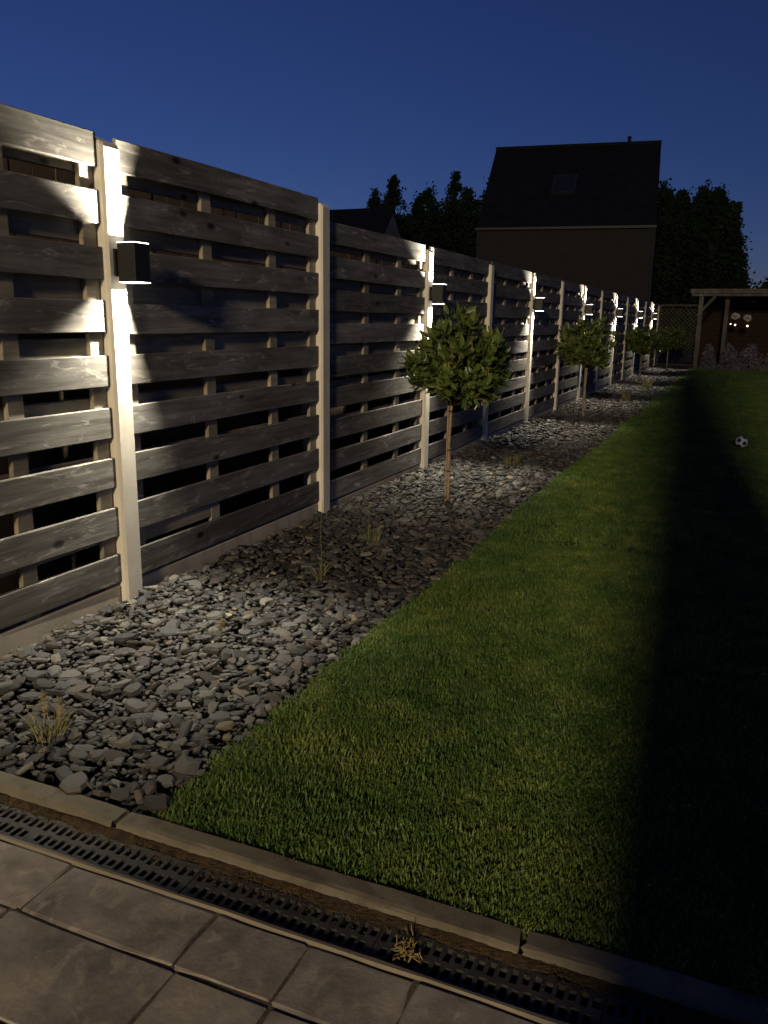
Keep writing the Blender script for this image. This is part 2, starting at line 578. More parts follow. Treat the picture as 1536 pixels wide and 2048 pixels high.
def kerb_mesh(L, seed):
    r = random.Random(seed)
    prof = [(1.551, -0.08), (1.551, -0.006), (1.554, 0.003), (1.562, 0.009), (1.574, 0.011), (1.617, 0.011), (1.623, 0.006), (1.623, -0.08)]
    n = 14
    vs, fs = [], []
    for i in range(n + 1):
        x = L * i / n
        ch = 0.004 if i in (0, n) else 0
        if i == 0: x += 0.003
        if i == n: x -= 0.003
        for q, (y, z) in enumerate(prof):
            top = 1 <= q <= 6
            vs.append((x + (r.uniform(-0.006, 0.006) if i in (0, n) else 0), y + (r.uniform(-0.0025, 0.0025) if q < 5 else 0) , z - (ch if top else 0) + (r.uniform(-0.0015, 0.0015) if top else 0)))
    p = len(prof)
    for i in range(n):
        for q in range(p):
            q2 = (q + 1) % p
            fs.append((i * p + q, i * p + q2, (i + 1) * p + q2, (i + 1) * p + q))
    fs.append(tuple(range(p))); fs.append(tuple(n * p + q for q in range(p - 1, -1, -1)))
    fs = [tuple(reversed(f)) for f in fs]
    mb = MB(); mb.add(vs, fs)
    return mb.mesh('kerb_stone', M['kerb'])


for i, x in enumerate((-1.09, 0.035, 1.16, 2.285, 3.41)):
    link('kerb_stone', kerb_mesh(1.117, 40 + i), kerb_o, (x + 0.002, random.uniform(-0.002, 0.002), random.uniform(-0.002, 0.002)))

# ------------------------------------------------------------------ drain
G0, G1 = 1.408, 1.522
mb = MB()
mb.box(-3, 8, 1.405, 1.555, -0.15, -0.12)
mb.box(-3, 8, 1.4045, 1.409, -0.12, -0.034)
mb.box(-3, 8, 1.5225, 1.550, -0.12, -0.016)
drain = mb.obj('drain_channel', M['trough'])
tag(drain, 'dark open trough of the drain running under the iron gratings', 'drain')


def grate_mesh(L=0.497, W=G1 - G0):
    pitch, sw = 0.0248, 0.0152
    n = int(L / pitch)
    x0 = (L - n * pitch) / 2
    bm = bmesh.new()
    xs = sorted(set([0.0, L] + [round(x0 + i * pitch / 2 + s * sw / 2, 5) for i in range(0, 2 * n + 1) for s in (-1, 1)]))
    xs = [x for x in xs if 0 <= x <= L]
    ys = [0, 0.012, 0.018, 0.046, 0.052, 0.0625, 0.0685, 0.096, 0.102, W]
    def hole(xm, ym):
        for row, (a, b, off) in enumerate(((0.012, 0.052, 0.0), (0.0625, 0.102, 0.5))):
            if a < ym < b:
                u = (xm - x0) / pitch - off
                kk = round(u)
                if kk < 0 or kk > n - (1 if off else 0): return False
                if abs(u - kk) * pitch >= sw / 2: return False
                cxs = x0 + (kk + off) * pitch
                if cxs < 0.012 or cxs > L - 0.012: return False
                if kk % 2 == 1:       # every second slot is shorter
                    a2, b2 = (a + 0.006, b - 0.006)
                    return a2 < ym < b2
                return True
        return False
    vid = {}
    def V(i, j):
        if (i, j) not in vid: vid[(i, j)] = bm.verts.new((xs[i], ys[j], 0))
        return vid[(i, j)]
    for i in range(len(xs) - 1):
        for j in range(len(ys) - 1):
            if not hole((xs[i] + xs[i + 1]) / 2, (ys[j] + ys[j + 1]) / 2):
                bm.faces.new((V(i, j), V(i + 1, j), V(i + 1, j + 1), V(i, j + 1)))
    r = bmesh.ops.extrude_face_region(bm, geom=bm.faces[:])
    for v_ in r['geom']:
        if isinstance(v_, bmesh.types.BMVert): v_.co.z -= 0.018
    bmesh.ops.recalc_face_normals(bm, faces=bm.faces[:])
    me = bpy.data.meshes.new('drain_grate')
    bm.to_mesh(me); bm.free()
    me.materials.append(M['iron'])
    return me


gm = grate_mesh()
gl = {0: 'black slotted drain grating at the left edge, below the corner of the gravel', 1: 'black slotted drain grating second from the left, below the lawn corner',
      2: 'black slotted drain grating in the middle of the run', 3: 'black slotted drain grating with a dead weed lying on it',
      4: 'black slotted drain grating at the dark right end'}
for i, x in enumerate((0.477, 0.977, 1.477, 1.977, 2.477)):
    o = link('drain_grate', gm, None, (x + 0.0015, G0, -0.013 + random.uniform(-0.001, 0.001)), (0, random.uniform(-0.003, 0.003), random.uniform(-0.002, 0.002)))
    tag(o, gl[i], 'grating', 'drain gratings along the kerb')

# brown dirt washed against the kerb: crumbs along the far side of the grating
V, T = [], []
nd, md_ = 460, 7
for i in range(nd + 1):
    x = -1.0 + 5.0 * i / nd
    near = 1.5195 - 0.007 * math.sin(x * 7.3) - 0.006 * math.sin(x * 17.1 + 1) - 0.005 * math.sin(x * 41 + 2) - random.uniform(0, 0.004)
    for q in range(md_):
        u = q / (md_ - 1)
        y = near + (1.553 - near) * u
        z = -0.0145 + 0.0085 * u ** 0.6 + random.uniform(-0.0016, 0.0016) - (0.004 if q == 0 else 0)
        V.append((x + random.uniform(-0.002, 0.002), y, z))
for i in range(nd):
    for q in range(md_ - 1):
        a = i * md_ + q
        T += [(a, a + md_, a + md_ + 1), (a, a + md_ + 1, a + 1)]
for i in range(3600):
    x = random.uniform(0.35, 3.2)
    y = 1.545 - abs(random.gauss(0, 0.020 + 0.016 * (math.sin(x * 5) * 0.5 + 0.5)))
    if y < 1.445: continue
    s = random.uniform(0.0012, 0.0038)
    b = len(V)
    zb = -0.0115 + max(0, (y - 1.52)) * 0.2
    for a in ((1, 0, -0.5), (-0.5, 0.87, -0.5), (-0.5, -0.87, -0.5), (0, 0, 0.9)):
        V.append((x + a[0] * s, y + a[1] * s, zb + a[2] * s * 0.8))
    T += [(b, b + 1, b + 3), (b + 1, b + 2, b + 3), (b + 2, b, b + 3), (b, b + 2, b + 1)]
o = link('dirt', np_mesh('dirt', np.array(V), np.array(T), M['dirt'], None, False))
tag(o, 'brown crumbs of soil caught along the grating beside the kerb', 'dirt', kind='stuff')

# dead weed on the grating
mb = MB()
r = random.Random(5)
for i in range(46):
    a = r.uniform(0, 2 * PI); p = Vector((r.gauss(0, 0.014), r.gauss(0, 0.016), 0))
    d = Vector((math.cos(a) * 0.7, math.sin(a) * 0.7, r.uniform(0.3, 1.2))).normalized()
    pts = [p]
    for s in range(4):
        p = p + d * r.uniform(0.006, 0.011)
        d = (d + Vector((r.gauss(0, .35), r.gauss(0, .35), r.gauss(-0.15, .3)))).normalized()
        p.z = max(p.z, 0.001)
        pts.append(p.copy())
    mb.tube(pts, [0.0017, 0.0015, 0.0013, 0.001, 0.0005], 4)
o = mb.obj('dead_weed', M['deadmoss'], None, (2.05, 1.462, -0.012))
tag(o, 'small straw-coloured dead weed lying on the black drain grating', 'weed')

# ------------------------------------------------------------------ slate gravel
def pebble(nseg, rings, r):
    """unit pebble: flattened, angular outline"""
    zs, rad = (([-0.70, 0.0, 0.72], [0.86, 1.0, 0.84]) if rings == 3 else ([-0.5, 0.5], [0.95, 0.95]))
    ang = np.sort((np.arange(nseg) + r.uniform(-0.3, 0.3, nseg)) * 2 * PI / nseg)
    rr = r.uniform(0.70, 1.2, nseg)
    V = [(r.uniform(-.15, .15), r.uniform(-.15, .15), -0.95)]
    for z, q in zip(zs, rad):
        j = r.uniform(0.93, 1.05, nseg)
        for k in range(nseg): V.append((math.cos(ang[k]) * rr[k] * q * j[k], math.sin(ang[k]) * rr[k] * q * j[k], z + r.uniform(-.14, .14)))
    V.append((r.uniform(-.2, .2), r.uniform(-.2, .2), 0.95 + r.uniform(-.1, .15)))
    T = []
    R = len(zs)
    for k in range(nseg):
        k2 = (k + 1) % nseg
        T.append((0, 1 + k2, 1 + k))
        for q in range(R - 1):
            a, b = 1 + q * nseg + k, 1 + q * nseg + k2
            c_, d_ = a + nseg, b + nseg
            T += [(a, b, d_), (a, d_, c_)]
        a, b = 1 + (R - 1) * nseg + k, 1 + (R - 1) * nseg + k2
        T.append((a, b, len(V) - 1))
    return np.array(V), np.array(T)


def tints(n):
    pal = np.array([(0.100, 0.102, 0.106), (0.145, 0.145, 0.142), (0.20, 0.192, 0.178), (0.150, 0.126, 0.108), (0.118, 0.105, 0.112), (0.27, 0.255, 0.225), (0.085, 0.09, 0.094), (0.32, 0.27, 0.175)])
    w = np.array([0.22, 0.20, 0.17, 0.13, 0.10, 0.06, 0.10, 0.02])
    i = rng.choice(len(pal), n, p=w / w.sum())
    c = pal[i] * rng.uniform(0.14, 0.66, (n, 1))
    return np.concatenate([c, np.ones((n, 1))], 1)


def rotmats(yaw, tilt, tdir):
    """rotation: yaw about z, then tilt about a horizontal axis"""
    cy_, sy_ = np.cos(yaw), np.sin(yaw)
    Rz = np.zeros((len(yaw), 3, 3)); Rz[:, 0, 0] = cy_; Rz[:, 0, 1] = -sy_; Rz[:, 1, 0] = sy_; Rz[:, 1, 1] = cy_; Rz[:, 2, 2] = 1
    ax = np.stack([np.cos(tdir), np.sin(tdir), np.zeros_like(tdir)], 1)
    K = np.zeros((len(yaw), 3, 3))
    K[:, 0, 1] = -ax[:, 2]; K[:, 0, 2] = ax[:, 1]; K[:, 1, 0] = ax[:, 2]; K[:, 1, 2] = -ax[:, 0]; K[:, 2, 0] = -ax[:, 1]; K[:, 2, 1] = ax[:, 0]
    Rt = np.eye(3)[None] + np.sin(tilt)[:, None, None] * K + (1 - np.cos(tilt))[:, None, None] * (K @ K)
    return Rt @ Rz


def dart(x0, x1, y0, y1, tries, amin, amax, pack):
    grid, out = {}, []
    cs = amax * 2
    A = amin + (amax - amin) * rng.random(tries) ** 1.9
    X = rng.uniform(x0, x1, tries); Y = rng.uniform(y0, y1, tries)
    order = np.argsort(-A) if False else range(tries)
    for i in order:
        a, x, y = A[i], X[i], Y[i]
        gx, gy = int(x / cs), int(y / cs)
        ok = True
        for dx in (-1, 0, 1):
            for dy in (-1, 0, 1):
                for (px, py, pa) in grid.get((gx + dx, gy + dy), ()):
                    if (px - x) ** 2 + (py - y) ** 2 < (pack * (pa + a)) ** 2: ok = False; break
                if not ok: break
            if not ok: break
        if ok:
            grid.setdefault((gx, gy), []).append((x, y, a)); out.append((x, y, a))
    return np.array(out)


def scatter(P, zlo, zhi, tiltmax):
    n = len(P)
    S = np.stack([P[:, 2], P[:, 2] * rng.uniform(0.55, 0.9, n), P[:, 2] * rng.uniform(0.14, 0.36, n)], 1)
    R = rotmats(rng.uniform(0, 2 * PI, n), np.abs(rng.normal(0, tiltmax, n)), rng.uniform(0, 2 * PI, n))
    L = np.stack([P[:, 0], P[:, 1], rng.uniform(zlo, zhi, n)], 1)
    # heap slightly at the fence, dip at the lawn edge
    L[:, 2] += 0.02 * np.clip(1 - P[:, 0] / 0.35, 0, 1) - 0.018 * np.clip((P[:, 0] - 1.08) / 0.17, 0, 1)
    L[:, 2] += 0.006 * np.sin(P[:, 1] * 2.3 + P[:, 0] * 3)
    return S, R, L


def build_many(S, R, L, protos, tint):
    n = len(S)
    pick = rng.integers(0, len(protos), n)
    Vs, Ts, Cs, base = [], [], [], 0
    for q, (pv, pt) in enumerate(protos):
        idx = np.where(pick == q)[0]
        if not len(idx): continue
        v = pv[None] * S[idx][:, None, :]
        v = np.einsum('nij,nvj->nvi', R[idx], v) + L[idx][:, None, :]
        Vs.append(v.reshape(-1, 3))
        Ts.append((pt[None] + (base + np.arange(len(idx)) * len(pv))[:, None, None]).reshape(-1, 3))
        Cs.append(np.repeat(tint[idx], len(pv), 0))
        base += len(idx) * len(pv)
    return np.concatenate(Vs), np.concatenate(Ts), np.concatenate(Cs)


near_p = [pebble(7, 3, rng) for _ in range(24)]
far_p = [pebble(5, 2, rng) for _ in range(12)]
X0, X1 = BED_X0 + 0.03, BED_X1 - 0.025
SPLIT = 9.5
top = dart(X0, X1, KERB_Y + 0.03, SPLIT, 46000, 0.012, 0.058, 0.45)
sT = scatter(top, -0.012, 0.016, 0.36)
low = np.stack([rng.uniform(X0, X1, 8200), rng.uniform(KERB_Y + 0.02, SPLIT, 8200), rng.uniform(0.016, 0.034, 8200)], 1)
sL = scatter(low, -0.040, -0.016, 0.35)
farP = np.stack([rng.uniform(X0, X1, 13500), SPLIT + (END_Y + 0.6 - SPLIT) * rng.random(13500), 0.016 + 0.036 * rng.random(13500) ** 2], 1)
sF = scatter(farP, -0.024, 0.008, 0.25)

# the 300 stones that show largest become objects of their own
px, py, w = proj(sT[2])
score = np.where((px > -10) & (px < 1546) & (py < 2048), top[:, 2] / w, 0)
order = np.argsort(-score)
sel, rest = order[:300], order[300:]
tt = tints(len(top))
variants = []
for q in range(48):
    pv, pt = pebble(7, 3, rng)
    c_ = tints(1)
    variants.append(np_mesh('stone', pv, pt, M['slate'], np.repeat(c_, len(pv), 0), False))
for i in sel:
    o = link('stone', variants[int(rng.integers(48))], bed)
    mm = Matrix(sT[1][i].tolist()).to_4x4() @ Matrix.Diagonal((*sT[0][i].tolist(), 1))
    mm.translation = Vector(sT[2][i].tolist())
    o.matrix_local = mm
V1, T1, C1 = build_many(sT[0][rest], sT[1][rest], sT[2][rest], near_p, tt[rest])
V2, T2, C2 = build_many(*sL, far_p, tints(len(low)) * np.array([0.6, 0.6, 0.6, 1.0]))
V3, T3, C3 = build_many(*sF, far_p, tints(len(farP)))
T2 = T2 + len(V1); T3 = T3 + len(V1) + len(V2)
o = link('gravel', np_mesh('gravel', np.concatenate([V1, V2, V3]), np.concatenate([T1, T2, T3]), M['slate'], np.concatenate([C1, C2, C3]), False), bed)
tag(o, kind='stuff')

# ------------------------------------------------------------------ lawn grass: tufts instanced on points
tufts = bpy.data.collections.new('grass_tufts')
for q in range(8):
    r = random.Random(900 + q)
    mb = MB()
    for b in range(52):
        a = r.uniform(0, 2 * PI); d = 0.045 * math.sqrt(r.random())
        x, y = math.cos(a) * d, math.sin(a) * d
        h = r.uniform(0.010, 0.026); w_ = r.uniform(0.0011, 0.0021)
        la = r.uniform(0, 2 * PI); le = r.uniform(0.15, 0.95) * h
        lx, ly = math.cos(la) * le, math.sin(la) * le
        wa = la + PI / 2 + r.uniform(-0.5, 0.5)
        wx, wy = math.cos(wa) * w_, math.sin(wa) * w_
        mb.add([(x - wx, y - wy, -0.004), (x + wx, y + wy, -0.004),
                (x + lx * 0.4 - wx, y + ly * 0.4 - wy, h * 0.6), (x + lx * 0.4 + wx, y + ly * 0.4 + wy, h * 0.6),
                (x + lx, y + ly, h * r.uniform(0.8, 1.0))], [(0, 1, 3, 2), (2, 3, 4)])
    me = mb.mesh('grass_tuft', M['grass'])
    o = bpy.data.objects.new('grass_tuft', me)
    tufts.objects.link(o)


def pts_in(x0, x1, y0, y1, dens, s):
    n = int((x1 - x0) * (y1 - y0) * dens)
    p = np.stack([rng.uniform(x0, x1, n), rng.uniform(y0, y1, n)], 1)
    return p, s * rng.uniform(0.75, 1.3, n)


zones = [pts_in(BED_X1, 3.3, KERB_Y + 0.02, 5.0, 1150, 1.0), pts_in(BED_X1, 4.2, 5.0, 10.0, 420, 1.3),
         pts_in(BED_X1, 5.5, 10.0, 18.0, 170, 1.75), pts_in(BED_X1, 6.5, 18.0, END_Y + 5, 90, 2.2),
         pts_in(BED_X1 - 0.02, BED_X1 + 0.03, KERB_Y + 0.03, 12.0, 2200, 0.9),
         pts_in(BED_X1, 3.6, KERB_Y + 0.005, KERB_Y + 0.04, 1500, 0.95)]
GP = np.concatenate([z[0] for z in zones]); GS = np.concatenate([z[1] for z in zones])
clump = 0.95 + 0.20 * np.sin(GP[:, 0] * 11 + 2 * np.sin(GP[:, 1] * 5)) * np.sin(GP[:, 1] * 9 + 1.7 * np.sin(GP[:, 0] * 6))
GS = GS * clump
GZ = -0.008 + 0.004 * (np.sin(GP[:, 0] * 2.1 + GP[:, 1] * 0.7) + np.sin(GP[:, 1] * 1.3 - GP[:, 0]))
gme = bpy.data.meshes.new('grass')
gme.vertices.add(len(GP))
gme.vertices.foreach_set('co', np.concatenate([GP, GZ[:, None]], 1).astype(np.float32).ravel())
at = gme.attributes.new('size', 'FLOAT', 'POINT'); at.data.foreach_set('value', GS.astype(np.float32))
gob = link('grass', gme)
tag(gob, 'short mown green grass of the lawn beside the gravel bed', 'grass', kind='stuff')
ng = bpy.data.node_groups.new('scatter_grass', 'GeometryNodeTree')
ng.interface.new_socket('Geometry', in_out='INPUT', socket_type='NodeSocketGeometry')
ng.interface.new_socket('Geometry', in_out='OUTPUT', socket_type='NodeSocketGeometry')
gi = ng.nodes.new('NodeGroupInput'); go = ng.nodes.new('NodeGroupOutput')
ip = ng.nodes.new('GeometryNodeInstanceOnPoints')
ci = ng.nodes.new('GeometryNodeCollectionInfo')
ci.inputs['Collection'].default_value = tufts
ci.inputs['Separate Children'].default_value = True
ci.inputs['Reset Children'].default_value = True
ip.inputs['Pick Instance'].default_value = True
rv = ng.nodes.new('FunctionNodeRandomValue'); rv.data_type = 'FLOAT_VECTOR'
vi = [s for s in rv.inputs if s.type == 'VECTOR']
vi[0].default_value = (-0.12, -0.12, 0); vi[1].default_value = (0.12, 0.12, 6.283)
na = ng.nodes.new('GeometryNodeInputNamedAttribute'); na.data_type = 'FLOAT'; na.inputs['Name'].default_value = 'size'
L_ = ng.links.new
L_(gi.outputs[0], ip.inputs['Points'])
L_(ci.outputs[0], ip.inputs['Instance'])
L_([s for s in rv.outputs if s.type == 'VECTOR'][0], ip.inputs['Rotation'])
L_([s for s in na.outputs if s.enabled][0], ip.inputs['Scale'])
L_(ip.outputs[0], go.inputs[0])
md = gob.modifiers.new('scatter', 'NODES'); md.node_group = ng

# ------------------------------------------------------------------ fence
ORD = ['first', 'second', 'third', 'fourth', 'fifth', 'sixth', 'seventh', 'eighth', 'ninth', 'tenth', 'eleventh', 'twelfth', 'thirteenth', 'fourteenth', 'fifteenth']
PY = [1.06, 3.06, 5.11, 7.14, 9.12, 11.14, 13.08, 15.05, 17.0, 19.0, 20.95, 22.95, 24.95, 26.9, 28.9]          # post centres; the first stands left of the frame
PW = 0.12


def post_mesh(zf, zb):
    """concrete post: chamfered front, top sloping up to the back"""
    plan = [(0.0, -0.048), (0.0, 0.048), (-0.012, 0.06), (-0.148, 0.06), (-0.16, 0.048), (-0.16, -0.048), (-0.148, -0.06), (-0.012, -0.06)]
    def zt(x):
        return zf + (zb - zf) * min(1, max(0, -x / 0.075)) - (0.02 if x < -0.15 else 0)
    n = len(plan)
    vs = [(x, y, -0.25) for x, y in plan] + [(x, y, zt(x) - 0.006) for x, y in plan]
    inner = [(-0.010 + (x + 0.005) * 0.92, y * 0.86) for x, y in plan]
    vs += [(x, y, zt(x) + 0.003) for x, y in inner]
    fs = []
    for q in range(n):
        q2 = (q + 1) % n
        fs.append((q2, q, n + q, n + q2))
        fs.append((n + q2, n + q, 2 * n + q, 2 * n + q2))
    fs = [tuple(reversed(f)) for f in fs]
    # top in quads
    b = 2 * n
    fs += [(b + 0, b + 1, b + 2, b + 7), (b + 7, b + 2, b + 3, b + 6), (b + 6, b + 3, b + 4, b + 5)]
    mb = MB(); mb.add(vs, fs)
    me = mb.mesh('concrete_post', M['post'])
    bm = bmesh.new(); bm.from_mesh(me); bmesh.ops.recalc_face_normals(bm, faces=bm.faces[:]); bm.to_mesh(me); bm.free()
    return me


pm_hi, pm_lo = post_mesh(2.065, 2.125), post_mesh(1.945, 1.99)
for i, y in enumerate(PY):
    k = i - 1
    hi = k <= 1
    if k < 0: lab = 'tall concrete fence post at the terrace corner, left of everything in view'
    elif k % 2 == 0: lab = 'pale concrete fence post carrying the %s black up-down lamp from the left' % ORD[k // 2]
    elif k == 13: lab = 'last pale concrete fence post, beside the trellis at the far end'
    else: lab = 'plain pale concrete fence post without lamp, %s plain post from the left' % ORD[(k - 1) // 2]
    o = link('concrete_post', pm_hi if hi else pm_lo, None, (random.uniform(-0.004, 0.004) if k > 0 else 0, y, random.uniform(-0.006, 0.006) if k > 0 else 0), (0, 0, random.uniform(-0.012, 0.012)))
    tag(o, lab, 'fence post', 'concrete posts along the fence')

PL = 2.0 - PW - 0.008       # free length between posts


def plank_mesh(name, h, d, seed, mat, L=PL):
    r = random.Random(seed)
    c_ = 0.004
    prof = [(d / 2, -h / 2 + c_), (d / 2, h / 2 - c_), (d / 2 - c_, h / 2), (-d / 2 + c_, h / 2), (-d / 2, h / 2 - c_), (-d / 2, -h / 2 + c_), (-d / 2 + c_, -h / 2), (d / 2 - c_, -h / 2)]
    vs, fs = [], []
    bow, sag = r.uniform(-0.004, 0.004), r.uniform(-0.004, 0.003)
    for i, y in enumerate((-L / 2, r.uniform(-0.2, 0.2), L / 2)):
        dz = sag if i == 1 else r.uniform(-0.002, 0.002)
        dx = bow if i == 1 else 0
        for x, z in prof: vs.append((x + dx, y, z + dz))
    p = 8
    for i in range(2):
        for q in range(p):
            q2 = (q + 1) % p
            fs.append((i * p + q, i * p + q2, (i + 1) * p + q2, (i + 1) * p + q))
    fs = [tuple(reversed(f)) for f in fs]
    fs += [tuple(range(p)), tuple(2 * p + q for q in range(p - 1, -1, -1))]
    mb = MB(); mb.add(vs, fs)
    me = mb.mesh(name, mat)
    bm = bmesh.new(); bm.from_mesh(me); bmesh.ops.recalc_face_normals(bm, faces=bm.faces[:]); bm.to_mesh(me); bm.free()
    return me


front_v = [plank_mesh('plank', 0.140, 0.020, s, M['plank']) for s in range(8)]
front_w = [plank_mesh('plank', 0.144, 0.020, 30 + s, M['plank']) for s in range(8)]
rear_v = [plank_mesh('plank', 0.138, 0.018, 60 + s, M['rear_plank']) for s in range(8)]
lit_rear = plank_mesh('plank', 0.115, 0.018, 99, M['lit_rear_plank'], 0.62)
bat = MB(); bat.cbox(-0.0125, 0.0125, -0.043, 0.043, 0.02, 2.055, 0.004)
bat_hi = bat.mesh('batten', M['batten'])
bat = MB(); bat.cbox(-0.0125, 0.0125, -0.043, 0.043, 0.0, 1.945, 0.004)
bat_lo = bat.mesh('batten', M['batten'])
bmx = MB(); bmx.cbox(-0.025, 0.025, -PL / 2, PL / 2, -0.25, 0.088, 0.006)
base_hi = bmx.mesh('base_board', M['base'])
bmx = MB(); bmx.cbox(-0.025, 0.025, -PL / 2, PL / 2, -0.25, 0.052, 0.006)
base_lo = bmx.mesh('base_board', M['base'])

for i in range(14):
    yc = (PY[i] + PY[i + 1]) / 2
    hi = i < 2
    ztop, pitch = (2.112, 0.2335) if hi else (1.988, 0.2225)
    if i == 0: where = 'at the left edge, before the nearest lamp post'
    elif i % 2: where = 'just right of the %s lamp post from the left' % ORD[(i - 1) // 2]
    else: where = 'just left of the %s lamp post from the left' % ORD[i // 2]
    pan = empty('fence_panel', (-0.038, yc, 0))
    pan.scale.y = (PY[i + 1] - PY[i] - PW - 0.008) / PL
    tag(pan, 'weathered wooden slat fence panel ' + where, 'fence panel', 'slatted wooden panels of the garden fence')
    fv = front_v if hi else front_v
    for q in range(9):
        z = ztop - 0.07 - q * pitch
        o = link('plank', random.choice(front_v if hi else front_w), pan, (random.uniform(-0.001, 0.001), random.uniform(-0.002, 0.002), z + random.uniform(-0.004, 0.004)),
                 (random.choice((0, PI)) if False else random.uniform(-0.003, 0.003), 0, random.choice((0, PI))))
    rp = 0.270 if hi else 0.257
    for q in range(8):
        z = ztop - 0.112 - q * rp
        o = link('plank', random.choice(rear_v), pan, (-0.046, 0, z + random.uniform(-0.008, 0.008)), (random.uniform(-0.004, 0.004), 0, random.choice((0, PI))))
    if i == 1:  # added board: lit stretch of the rear plank painted as paler wood
        link('plank', lit_rear, pan, (-0.0215, -0.60, 0.315))['label'] = 'added stretch of rear plank near the bottom, light painted into its colour'
    for off in (-0.885, -0.25, 0.40, 0.885):
        link('batten', bat_hi if hi else bat_lo, pan, (-0.0235, off + random.uniform(-0.01, 0.01), 0))
    o = link('base_board', base_hi if hi else base_lo, None, (-0.060, yc, 0))
    o.scale.y = pan.scale.y
    tag(o, 'concrete base board under the panel ' + where, 'base board', 'concrete base boards under the fence')

# neighbour's dark fence, seen only through the gaps
mb = MB()
y = 0.0
while y < 31:
    w_ = 0.14
    mb.box(-0.50, -0.475 + random.uniform(-0.004, 0.004), y, y + w_ - 0.004, -0.2, 2.06)
    y += w_
o = mb.obj('board_fence', M['brown_board'])
tag(o, 'dark brown board fence glimpsed through the gaps behind the slat panels', 'fence')

# ------------------------------------------------------------------ fence lamps
def lamp_meshes():
    x0, x1, y0, y1, z0, z1 = 0.033, 0.128, -0.048, 0.050, 1.498, 1.663
    th, dep = 0.004, 0.045
    hb = MB()
    hb.box(x0, x1, y0, y0 + th, z0, z1); hb.box(x0, x1, y1 - th, y1, z0, z1)
    hb.box(x0, x0 + th, y0 + th, y1 - th, z0, z1); hb.box(x1 - th, x1, y0 + th, y1 - th, z0, z1)
    hb.box(x0 + th, x1 - th, y0 + th, y1 - th, z0 + dep + 0.012, z1 - dep - 0.012)
    br = MB(); br.cbox(-0.001, 0.010, -0.040, 0.040, 1.522, 1.640, 0.002); br.box(0.010, x0, -0.022, 0.022, 1.545, 1.617)
    rims = []
    for zt in (z1, z0 - 0.0032):
        rb = MB()
        a, b_ = 0.0005, 0.0032
        rb.box(x0 + a, x1 - a, y0 + a, y0 + a + th - 2 * a, zt, zt + b_); rb.box(x0 + a, x1 - a, y1 - th + a, y1 - a, zt, zt + b_)
        rb.box(x0 + a, x0 + th - a, y0 + th - a, y1 - th + a, zt, zt + b_); rb.box(x1 - th + a, x1 - a, y0 + th - a, y1 - th + a, zt, zt + b_)
        rims.append(rb.mesh('glowing_rim', M['led']))
    chip = []
    for z in (z1 - dep - 0.010, z0 + dep + 0.010):
        cb = MB(); cb.box(x0 + 0.044, x0 + 0.064, y1 - 0.030, y1 - 0.010, z - 0.003, z + 0.003)
        chip.append(cb.mesh('reflector', M['well']))
    return hb.mesh('housing', M['black_metal']), br.mesh('bracket', M['black_metal']), rims, chip, (x0 + 0.054, y1 - 0.0138, z1 - dep, z0 + dep)


hm, brm, rims, chips, (lx, ly, lzu, lzd) = lamp_meshes()
led_u = bpy.data.lights.new('led', 'SPOT'); led_u.spot_size = math.radians(140); led_u.spot_blend = 1.0; led_u.energy = LED_W; led_u.color = LED_COL; led_u.shadow_soft_size = 0.009
lamp_no = 0
for k in range(0, 13, 2):
    y = PY[k + 1]
    t_ = ['nearest and largest black box wall lamp, lit above and below', 'second black box lamp from the left, on the post behind the first tree',
          'third black box lamp from the left, on a fence post between the two front trees', 'fourth black box lamp from the left, above the second tree',
          'fifth black box lamp from the left, just right of the second tree', 'sixth and second last black box lamp, far along the fence', 'farthest tiny black box lamp on the last lamp post'][lamp_no]
    la = empty('wall_lamp', (0, y + 0.012, 0))
    tag(la, t_, 'wall lamp', 'up-down lamps on the fence posts')
    link('housing', hm, la); link('bracket', brm, la)
    for rmesh in rims: link('glowing_rim', rmesh, la)
    for cmesh in chips: link('reflector', cmesh, la)
    for z in (lzu, lzd):
        link('led', led_u, la, (lx, ly, z), (PI if z == lzu else 0, 0, 0))
    lamp_no += 1

# ------------------------------------------------------------------ small standard trees in the bed
def leaf_mesh(seed, L=0.085, W=0.034):
    r = random.Random(seed)
    n = 4
    vs, fs = [(0, 0, 0)], []
    fold, curl = r.uniform(0.15, 0.45), r.uniform(0.1, 0.5)
    for i in range(1, n):
        u = i / n
        w_ = W / 2 * math.sin(PI * u ** 0.85) ** 0.8
        z = -curl * L * u * u
        vs += [(u * L, -w_, z + fold * w_), (u * L, 0, z), (u * L, w_, z + fold * w_)]
    vs.append((L, 0, -curl * L))
    fs += [(0, 1, 2), (0, 2, 3)]
    for i in range(n - 2):
        a = 1 + i * 3
        fs += [(a, a + 3, a + 4, a + 1), (a + 1, a + 4, a + 5, a + 2)]
    a = 1 + (n - 2) * 3
    e = len(vs) - 1
    fs += [(a, e, a + 1), (a + 1, e, a + 2)]
    return vs, fs


leaf_src = [leaf_mesh(s, 0.075 + 0.009 * (s % 4), 0.036 + 0.004 * (s % 3)) for s in range(10)]
leaf_me = []
for vs, fs in leaf_src:
    mb = MB(); mb.add(vs, fs); leaf_me.append(mb.mesh('leaf', M['leaf'], True))


